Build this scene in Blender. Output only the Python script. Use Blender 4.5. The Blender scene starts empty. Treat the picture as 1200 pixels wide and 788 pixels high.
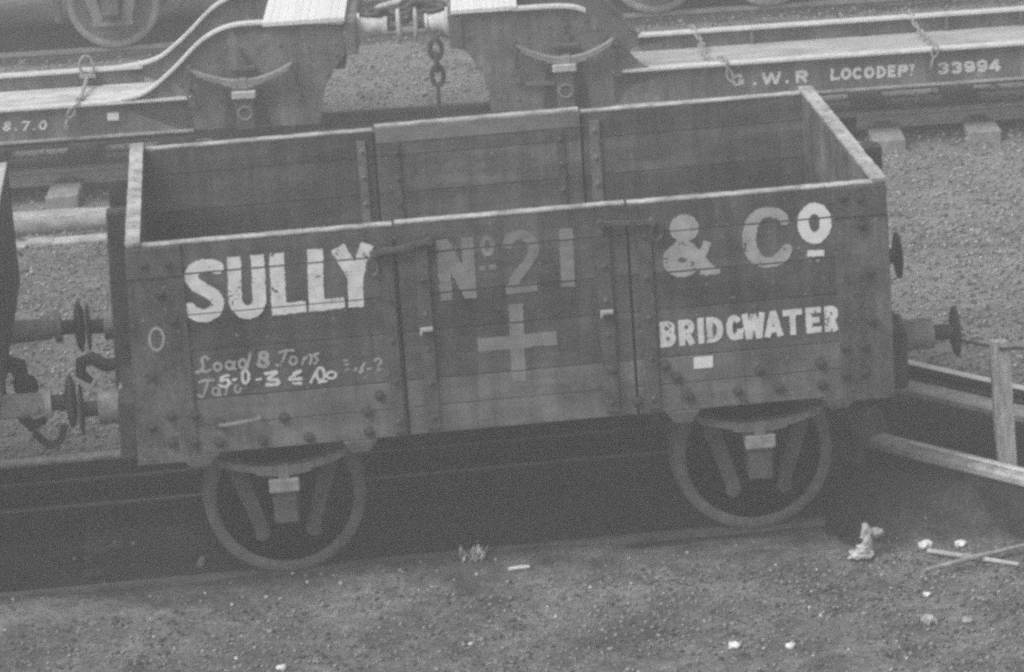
import bpy, bmesh, math, random
import numpy as np
from mathutils import Vector, Matrix
R = math.radians
rnd = random.Random(21)
C = bpy.context.scene.collection
scene = bpy.context.scene

# ---------------------------------------------------------------- camera, sky, sun, exposure
cam_d = bpy.data.cameras.new('camera'); cam = bpy.data.objects.new('camera', cam_d); C.objects.link(cam)
scene.camera = cam
yaw, pitch, roll = 0.069576, 0.279939, -0.070003
fw = Vector((math.sin(yaw)*math.cos(pitch), math.cos(yaw)*math.cos(pitch), -math.sin(pitch)))
r0 = Vector((math.cos(yaw), -math.sin(yaw), 0)); u0 = r0.cross(fw)
rr = math.cos(roll)*r0 + math.sin(roll)*u0; uu = -math.sin(roll)*r0 + math.cos(roll)*u0
m = Matrix((rr, uu, -fw)).transposed().to_4x4(); m.translation = Vector((0.7252, -19.3498, 6.9373))
cam.matrix_world = m
cam_d.sensor_width = 36; cam_d.lens = 128.4770; cam_d.clip_start = .5; cam_d.clip_end = 3000
SUN_EL, SUN_AZ = 55, -58          # azimuth measured from the camera's side (-Y) towards the left
world = bpy.data.worlds.new('World'); scene.world = world; world.use_nodes = True
nt = world.node_tree; bg = nt.nodes['Background']
sky = nt.nodes.new('ShaderNodeTexSky'); sky.sky_type = 'NISHITA'; sky.sun_disc = False
sky.sun_elevation = R(SUN_EL); sky.sun_rotation = R(180 - SUN_AZ); sky.air_density = 1.6; sky.dust_density = 6; sky.ozone_density = 1
bw = nt.nodes.new('ShaderNodeRGBToBW')
nt.links.new(sky.outputs[0], bw.inputs[0]); nt.links.new(bw.outputs[0], bg.inputs[0]); bg.inputs[1].default_value = .11
sd = bpy.data.lights.new('sun', 'SUN'); sd.energy = 1.5; sd.angle = R(36); sd.color = (1, 1, 1)
sun = bpy.data.objects.new('sun', sd); C.objects.link(sun)
az = R(SUN_AZ)
sdir = Vector((math.sin(az)*math.cos(R(SUN_EL)), -math.cos(az)*math.cos(R(SUN_EL)), math.sin(R(SUN_EL))))
sun.rotation_euler = sdir.to_track_quat('Z', 'Y').to_euler(); sun.location = sdir*40
vs = scene.view_settings; vs.view_transform = 'Standard'; vs.look = 'None'; vs.exposure = 0.42; vs.gamma = 1; vs.use_curve_mapping = False
scene.cycles.filter_width = 3.0
scene.cycles.max_bounces = 6; scene.cycles.volume_bounces = 0
scene.cycles.use_denoising = False; scene.cycles.denoiser = 'OPENIMAGEDENOISE'; scene.cycles.denoising_input_passes = 'RGB_ALBEDO_NORMAL'; scene.cycles.denoising_prefilter = 'ACCURATE'

# ---------------------------------------------------------------- materials (all greys: the place was photographed on plate)
def mat(name, v, var=.25, scale=6, rough=.85, stretch=(1, 1, 1), bump=.15, fine=60, light=None, light_amt=.0, light_scale=3, metal=0, streak=0, speck=0, island=0):
    ma = bpy.data.materials.new(name); ma.use_nodes = True; t = ma.node_tree; N = t.nodes.new; L = t.links.new
    b = t.nodes['Principled BSDF']; b.inputs['Roughness'].default_value = rough; b.inputs['Metallic'].default_value = metal
    b.inputs['Specular IOR Level'].default_value = .25
    tc = N('ShaderNodeTexCoord'); mp = N('ShaderNodeMapping'); mp.inputs['Scale'].default_value = stretch
    L(tc.outputs['Object'], mp.inputs[0])
    n1 = N('ShaderNodeTexNoise'); n1.inputs['Scale'].default_value = scale; n1.inputs['Detail'].default_value = 6; n1.inputs['Roughness'].default_value = .65
    n2 = N('ShaderNodeTexNoise'); n2.inputs['Scale'].default_value = fine; n2.inputs['Detail'].default_value = 3
    L(mp.outputs[0], n1.inputs[0]); L(tc.outputs['Object'], n2.inputs[0])
    mx = N('ShaderNodeMath'); mx.operation = 'MULTIPLY_ADD'; mx.inputs[1].default_value = .4
    L(n2.outputs[0], mx.inputs[0]); sc = N('ShaderNodeMath'); sc.operation = 'MULTIPLY'; sc.inputs[1].default_value = .6
    L(n1.outputs[0], sc.inputs[0]); L(sc.outputs[0], mx.inputs[2])
    rp = N('ShaderNodeMapRange'); rp.inputs[1].default_value = .39; rp.inputs[2].default_value = .61
    rp.inputs[3].default_value = v*(1-var); rp.inputs[4].default_value = v*(1+var)
    L(mx.outputs[0], rp.inputs[0])
    col = rp.outputs[0]
    if light is not None:
        n3 = N('ShaderNodeTexNoise'); n3.inputs['Scale'].default_value = light_scale; n3.inputs['Detail'].default_value = 5; n3.inputs['Roughness'].default_value = .7
        L(mp.outputs[0], n3.inputs[0])
        r3 = N('ShaderNodeMapRange'); r3.inputs[1].default_value = .62-light_amt; r3.inputs[2].default_value = .72-light_amt*.8
        L(n3.outputs[0], r3.inputs[0])
        mm = N('ShaderNodeMix'); mm.data_type = 'FLOAT'
        L(r3.outputs[0], mm.inputs[0]); L(col, mm.inputs[2]); mm.inputs[3].default_value = light
        col = mm.outputs[0]
    if streak:
        m4 = N('ShaderNodeMapping'); m4.inputs['Scale'].default_value = (7, 7, .7); L(tc.outputs['Object'], m4.inputs[0])
        n4 = N('ShaderNodeTexNoise'); n4.inputs['Scale'].default_value = 1.6; n4.inputs['Detail'].default_value = 6; n4.inputs['Roughness'].default_value = .7; L(m4.outputs[0], n4.inputs[0])
        n5 = N('ShaderNodeTexNoise'); n5.inputs['Scale'].default_value = 1.7; n5.inputs['Detail'].default_value = 5; n5.inputs['Roughness'].default_value = .7; L(tc.outputs['Object'], n5.inputs[0])
        for q in (n4, n5):
            r4 = N('ShaderNodeMapRange'); r4.inputs[1].default_value = .36; r4.inputs[2].default_value = .62; r4.inputs[3].default_value = 1-streak; r4.inputs[4].default_value = 1+streak*.6
            L(q.outputs[0], r4.inputs[0]); x4 = N('ShaderNodeMath'); x4.operation = 'MULTIPLY'; L(col, x4.inputs[0]); L(r4.outputs[0], x4.inputs[1]); col = x4.outputs[0]
    if island:
        gi = N('ShaderNodeNewGeometry'); ri = N('ShaderNodeMapRange'); ri.inputs[3].default_value = 1-island; ri.inputs[4].default_value = 1+island; L(gi.outputs['Random Per Island'], ri.inputs[0])
        xi = N('ShaderNodeMath'); xi.operation = 'MULTIPLY'; L(col, xi.inputs[0]); L(ri.outputs[0], xi.inputs[1]); col = xi.outputs[0]
    if speck:
        n6 = N('ShaderNodeTexNoise'); n6.inputs['Scale'].default_value = 48; n6.inputs['Detail'].default_value = 1; L(tc.outputs['Object'], n6.inputs[0])
        r6 = N('ShaderNodeMapRange'); r6.inputs[1].default_value = .735; r6.inputs[2].default_value = .78; L(n6.outputs[0], r6.inputs[0])
        m6 = N('ShaderNodeMix'); m6.data_type = 'FLOAT'; L(r6.outputs[0], m6.inputs[0]); L(col, m6.inputs[2]); m6.inputs[3].default_value = speck; col = m6.outputs[0]
    L(col, b.inputs['Base Color'])
    if bump:
        bp = N('ShaderNodeBump'); bp.inputs['Strength'].default_value = bump; bp.inputs['Distance'].default_value = .01
        L(mx.outputs[0], bp.inputs['Height']); L(bp.outputs[0], b.inputs['Normal'])
    return ma
PAINT = mat('wagon_paint', .084, .38, 3.2, .8, (.5, 1, 2.2), .25, 90, .13, .05, 4, streak=.32, speck=.34, island=.16)
PAINT_LOW = mat('dusty_wagon_paint', .118, .35, 3.0, .9, (.5, 1, 2), .25, 90, .16, .08, 4, streak=.32, speck=.34, island=.16)
INSIDE = mat('bare_wagon_boards', .088, .4, 3.0, .9, (.4, 1, 2.4), .3, 80, .14, .06, 3, streak=.32, speck=.34, island=.16)
DOORIN = mat('bare_door_boards', .115, .4, 3.0, .9, (.4, 1, 2.4), .3, 80, .16, .08, 3, streak=.32, speck=.34, island=.16)
RIM = mat('worn_plank_edge', .37, .5, 7, .9, (1, 1, 1), .3, 120, .25, .03, 9)
PLATE = mat('painted_corner_iron', .09, .4, 5, .8, (1, 1, 1), .25, 80, .14, .03, 5, streak=.32, speck=.34, island=.16)
IRON = mat('wagon_ironwork', .085, .4, 8, .7, (1, 1, 1), .2, 90)
BOLTM = mat('dark_bolt_heads', .055, .4, 30, .6)
BUF_N = mat('pale_buffer_casing', .42, .35, 12, .8)
SPRING_N = mat('dusty_leaf_spring', .2, .35, 14, .85)
WHEELM = mat('dirty_wheel_iron', .1, .4, 8, .75)
GUARD = mat('oily_axle_guard', .085, .4, 8, .85)
IRON_L = mat('rubbed_ironwork', .16, .4, 8, .6, (1, 1, 1), .2, 90)
DARK = mat('greasy_iron_and_shade', .045, .5, 8, .65, (1, 1, 1), .2, 70)
TYRE = mat('steel_tyre', .15, .35, 9, .6, (1, 1, 1), .15, 60)
WHITE = mat('white_sign_paint', .7, .18, 16, .9, (1, 1, 1), 0, 150, .5, .02, 10)
WHITE_B = mat('fresh_white_paint', .8, .08, 16, .9, (1, 1, 1), 0, 150)
FADED = mat('faded_sign_paint', .22, .3, 9, .9, (1, 1, 2), 0, 150, .4, .06, 5)
FADED_P = mat('faded_cross_paint', .22, .3, 9, .9, (1, 1, 1), 0, 150)
GREYP = mat('greyed_sign_paint', .38, .25, 9, .9, (1, 1, 1), 0, 150, .5, .07, 5)
SCRIPT = mat('thin_script_paint', .36, .2, 20, .9, (1, 1, 1), 0, 150)
CHALK = mat('chalk_marks', .66, .25, 30, .95, (1, 1, 1), 0, 150)
PAPER = mat('paper_label', .8, .06, 10, .9, (1, 1, 1), 0, 90)
GREY = mat('grey_wagon_steel', .14, .35, 4, .75, (1, 1, 1), .2, 80, .22, .07, 5, streak=.3, speck=.3)
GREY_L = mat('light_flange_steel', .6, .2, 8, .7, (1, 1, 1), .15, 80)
DECK = mat('white_deck_boards', .72, .06, 5, .85, (1, 3, 1), .1, 60, island=.05)
FLOORW = mat('weathered_floor_boards', .48, .3, 4, .9, (.6, 2, 1), .2, 60, .85, .13, 1.6)
POST = mat('split_grey_post', .4, .45, 10, .9, (4, 4, .5), .5, 90, .62, .06, 3)
GRIMY = mat('grimy_timber', .1, .6, 7, .95, (.6, 1, 1), .5, 60, .22, .05, 5)
TIMBER = mat('weathered_timber', .36, .4, 10, .9, (1, 1, 1), .4, 90, .5, .06, 6)
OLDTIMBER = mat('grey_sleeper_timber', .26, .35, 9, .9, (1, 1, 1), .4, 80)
DARKTIMBER = mat('tarred_and_shade_timber', .11, .4, 9, .9, (1, 1, 1), .4, 80)
BARK = mat('pole_bark', .32, .4, 9, .95, (.6, 2, 2), .5, 60, .34, .05, 8)
RAILM = mat('rusty_rail', .1, .35, 10, .6, (1, 1, 1), .2, 70)
RUBBED = mat('dull_rail_head', .13, .35, 12, .6, (1, 1, 1), .1, 70)
RAIL2 = mat('pale_rusty_rail', .3, .35, 10, .7, (1, 1, 1), .2, 70, .5, .02, 3)
RAILTOP = mat('worn_rail_head', .3, .3, 12, .5, (1, 1, 1), .1, 70)
STONE_W = mat('pale_stone', .7, .2, 20, .9)
STONE_M = mat('gravel_stone', .215, .3, 30, .95, (1, 1, 1), .3, 50, island=.7)
STONE_D = mat('cinder_stone', .165, .3, 40, .95, (1, 1, 1), .3, 50, island=.8)

# ---------------------------------------------------------------- helpers
class MB:
    """collects shapes, builds them as ONE mesh object"""
    def __init__(s): s.v = []; s.f = []
    def add(s, vs, fs):
        o = len(s.v); s.v += [tuple(map(float, v)) for v in vs]; s.f += [tuple(i+o for i in f) for f in fs]; return s
    def box(s, a, b):
        (x0, y0, z0), (x1, y1, z1) = a, b
        x0, x1 = min(x0, x1), max(x0, x1); y0, y1 = min(y0, y1), max(y0, y1); z0, z1 = min(z0, z1), max(z0, z1)
        return s.add([(x0, y0, z0), (x1, y0, z0), (x1, y1, z0), (x0, y1, z0), (x0, y0, z1), (x1, y0, z1), (x1, y1, z1), (x0, y1, z1)],
              [(3, 2, 1, 0), (4, 5, 6, 7), (0, 1, 5, 4), (1, 2, 6, 5), (2, 3, 7, 6), (3, 0, 4, 7)])
    def bar(s, p, q, w, h, up=(0, 0, 1)):
        p = Vector(p); q = Vector(q); d = (q-p).normalized(); sd_ = d.cross(Vector(up)); sd_.normalize(); u = sd_.cross(d)
        vs = [e + a*sd_*w/2 + b*u*h/2 for e in (p, q) for a, b in ((-1, -1), (1, -1), (1, 1), (-1, 1))]
        return s.add(vs, [(0, 1, 2, 3), (7, 6, 5, 4), (0, 4, 5, 1), (1, 5, 6, 2), (2, 6, 7, 3), (3, 7, 4, 0)])
    def prism(s, pts, y0, y1):
        """outline in x,z pushed from y0 to y1"""
        a = sum(pts[i][0]*pts[(i+1) % len(pts)][1]-pts[(i+1) % len(pts)][0]*pts[i][1] for i in range(len(pts)))
        if a < 0: pts = pts[::-1]
        n = len(pts)
        vs = [(x, y0, z) for x, z in pts] + [(x, y1, z) for x, z in pts]
        return s.add(vs, [tuple(range(n)), tuple(range(2*n-1, n-1, -1))] + [(i, n+i, n+(i+1) % n, (i+1) % n) for i in range(n)])
    def tube(s, pts, r, n=10, cap=True):
        pts = [Vector(p) for p in pts]; rs = r if isinstance(r, (list, tuple)) else [r]*len(pts)
        o = len(s.v); ref = None
        for i, p in enumerate(pts):
            d = (pts[min(i+1, len(pts)-1)]-pts[max(i-1, 0)])
            if d.length < 1e-9: d = pts[-1]-pts[0]
            d.normalize()
            if ref is None: ref = Vector((0, 0, 1)) if abs(d.z) < .9 else Vector((1, 0, 0))
            a = d.cross(ref); a.normalize(); b = a.cross(d); ref = b
            for k in range(n):
                t = 2*math.pi*k/n; s.v.append(tuple(p + (a*math.cos(t)+b*math.sin(t))*rs[i]))
        for i in range(len(pts)-1):
            for k in range(n): s.f.append((o+i*n+k, o+i*n+(k+1) % n, o+(i+1)*n+(k+1) % n, o+(i+1)*n+k))
        if cap:
            s.f.append(tuple(o+k for k in range(n))[::-1]); s.f.append(tuple(o+(len(pts)-1)*n+k for k in range(n)))
        return s
    def loop(s, pts, r, n=8):
        """closed tube (chain link, ring)"""
        return s.tube(list(pts)+[pts[0], pts[1]], r, n, False)
    def lathe(s, prof, c, axis, n=40):
        """prof: (distance along axis, radius)"""
        ax = Vector(axis).normalized(); ref = Vector((0, 0, 1)) if abs(ax.z) < .9 else Vector((1, 0, 0)); a = ax.cross(ref).normalized(); b = ax.cross(a)
        o = len(s.v); c = Vector(c)
        for d, rr_ in prof:
            for k in range(n):
                t = 2*math.pi*k/n; s.v.append(tuple(c+ax*d+(a*math.cos(t)+b*math.sin(t))*rr_))
        for i in range(len(prof)-1):
            for k in range(n): s.f.append((o+i*n+k, o+i*n+(k+1) % n, o+(i+1)*n+(k+1) % n, o+(i+1)*n+k))
        if prof[0][1] > 1e-6: s.f.append(tuple(o+k for k in range(n))[::-1])
        if prof[-1][1] > 1e-6: s.f.append(tuple(o+(len(prof)-1)*n+k for k in range(n)))
        return s
    def build(s, name, m, parent=None, org=(0, 0, 0), bevel=0, smooth=False):
        me = bpy.data.meshes.new(name); me.from_pydata([(x-org[0], y-org[1], z-org[2]) for x, y, z in s.v], [], s.f)
        bm = bmesh.new(); bm.from_mesh(me); bmesh.ops.recalc_face_normals(bm, faces=bm.faces)
        if bevel:
            eds = [e for e in bm.edges if len(e.link_faces) == 2 and e.calc_face_angle(0) > 1.0]
            bmesh.ops.bevel(bm, geom=eds, offset=bevel, segments=1, affect='EDGES', clamp_overlap=True)
        bm.to_mesh(me); bm.free()
        if smooth:
            me.polygons.foreach_set('use_smooth', [True]*len(me.polygons)); me.set_sharp_from_angle(angle=R(40))
        me.materials.append(m)
        ob = bpy.data.objects.new(name, me); C.objects.link(ob)
        if parent: ob.parent = parent
        return ob
def thing(name, label, cat, loc=(0, 0, 0), rotz=0, group=None):
    o = bpy.data.objects.new(name, None); C.objects.link(o); o.location = loc; o.rotation_euler = (0, 0, rotz)
    o.empty_display_size = .2; o['label'] = label; o['category'] = cat
    if group: o['group'] = group
    return o
def tag(o, label, cat, group=None):
    o['label'] = label; o['category'] = cat
    if group: o['group'] = group
    return o
def copy_part(o, parent, loc=None):
    c = o.copy(); C.objects.link(c); c.parent = parent
    if loc is not None: c.location = loc
    for ch in list(o.children): copy_part(ch, c)
    return c
def recentre(ob):
    """put a one-mesh thing's origin at its base"""
    me = ob.data; co = np.empty(len(me.vertices)*3); me.vertices.foreach_get('co', co); co = co.reshape(-1, 3)
    b = np.array([co[:, 0].mean(), co[:, 1].mean(), co[:, 2].min()]); co -= b
    me.vertices.foreach_set('co', co.ravel()); me.update(); ob.location = b
    return ob
def arc(cx, cz, r, a0, a1, n): return [(cx+r*math.cos(R(a0+(a1-a0)*i/n)), cz+r*math.sin(R(a0+(a1-a0)*i/n))) for i in range(n+1)]

def worn_strip(x0, x1, y0, y1, z0, z1, along='x', n=34, j=.0022):
    """a capping strip, dented and chipped along its edges"""
    mb = MB(); vs = []
    for i in range(n+1):
        t_ = i/n; a = x0+(x1-x0)*t_ if along == 'x' else y0+(y1-y0)*t_
        p, q = (y0, y1) if along == 'x' else (x0, x1)
        e = [rnd.uniform(-j, j) if 0 < i < n else 0 for _ in range(3)]
        if rnd.random() < .08: e[0] += abs(j)*2.2*(1 if q > p else -1)
        for b_, c in ((p+e[0], z0), (q+e[1], z0), (q+e[1], z1+e[2]*.6), (p+e[0], z1+e[2]*.6)): vs.append((a, b_, c) if along == 'x' else (b_, a, c))
    fs = [(0, 1, 2, 3), (4*n+3, 4*n+2, 4*n+1, 4*n)]
    for i in range(n):
        for k in range(4): fs.append((4*i+k, 4*i+4+k, 4*i+4+(k+1) % 4, 4*i+(k+1) % 4))
    return mb.add(vs, fs)
# value noise for the ground's relief and for worn paint
def vnoise(x, y, s, seed):
    x = np.asarray(x)/s; y = np.asarray(y)/s; xi = np.floor(x).astype(int); yi = np.floor(y).astype(int); fx = x-xi; fy = y-yi
    fx = fx*fx*(3-2*fx); fy = fy*fy*(3-2*fy)
    def h(a, b):
        n = (a*374761393 + b*668265263 + seed*974711) & 0x7fffffff; n = ((n ^ (n >> 13))*1274126177) & 0x7fffffff
        return ((n ^ (n >> 16)) & 0xffff)/65535.
    return (h(xi, yi)*(1-fx)+h(xi+1, yi)*fx)*(1-fy)+(h(xi, yi+1)*(1-fx)+h(xi+1, yi+1)*fx)*fy

def paint(name, strokes, y, m, parent, org, step=.0032, wear=.0, cuts=(), seed=1, edge=.003):
    """painted lettering: a thin sheet of small cells inside the brush strokes, broken at the plank joints and where it has flaked"""
    P = np.array([p for s_ in strokes for p in s_]); w = P[:, 2].max()
    x0, x1, z0, z1 = P[:, 0].min()-w, P[:, 0].max()+w, P[:, 1].min()-w, P[:, 1].max()+w
    xs = np.arange(x0, x1, step); zs = np.arange(z0, z1, step); X, Z = np.meshgrid(xs+step/2, zs+step/2)
    wob = (vnoise(X, Z, .012, seed)-.5)*edge*2
    ins = np.zeros(X.shape, bool)
    for s_ in strokes:
        for i in range(len(s_)-1):
            (ax, az_, aw), (bx, bz, bw_) = s_[i], s_[i+1]
            dx, dz = bx-ax, bz-az_; l2 = dx*dx+dz*dz
            if l2 < 1e-12: continue
            t = ((X-ax)*dx+(Z-az_)*dz)/l2; k = np.clip(t, 0, 1)
            d = np.hypot(X-ax-k*dx, Z-az_-k*dz); ww = (aw+(bw_-aw)*k)/2+wob
            ok = (d < ww)
            if i == 0: ok &= t > 0
            if i == len(s_)-2: ok &= t < 1
            ins |= ok
    for c in cuts: ins &= np.abs(Z-c) > .0045
    if wear:
        nz = .6*vnoise(X, Z, .05, seed+3)+.4*vnoise(X, Z, .009, seed+5); ins &= nz > wear
    idx = np.argwhere(ins); nx = len(xs)+1
    used = {}; vs_ = []; fs = []
    def vid(i, j):
        k = i*nx+j
        if k not in used:
            used[k] = len(vs_); vs_.append((x0+j*step, y, z0+i*step))
        return used[k]
    for i, j in idx: fs.append((vid(i, j), vid(i, j+1), vid(i+1, j+1), vid(i+1, j)))
    mb = MB(); mb.v = vs_; mb.f = fs
    ob = mb.build(name, m, parent, org)
    return ob

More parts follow.
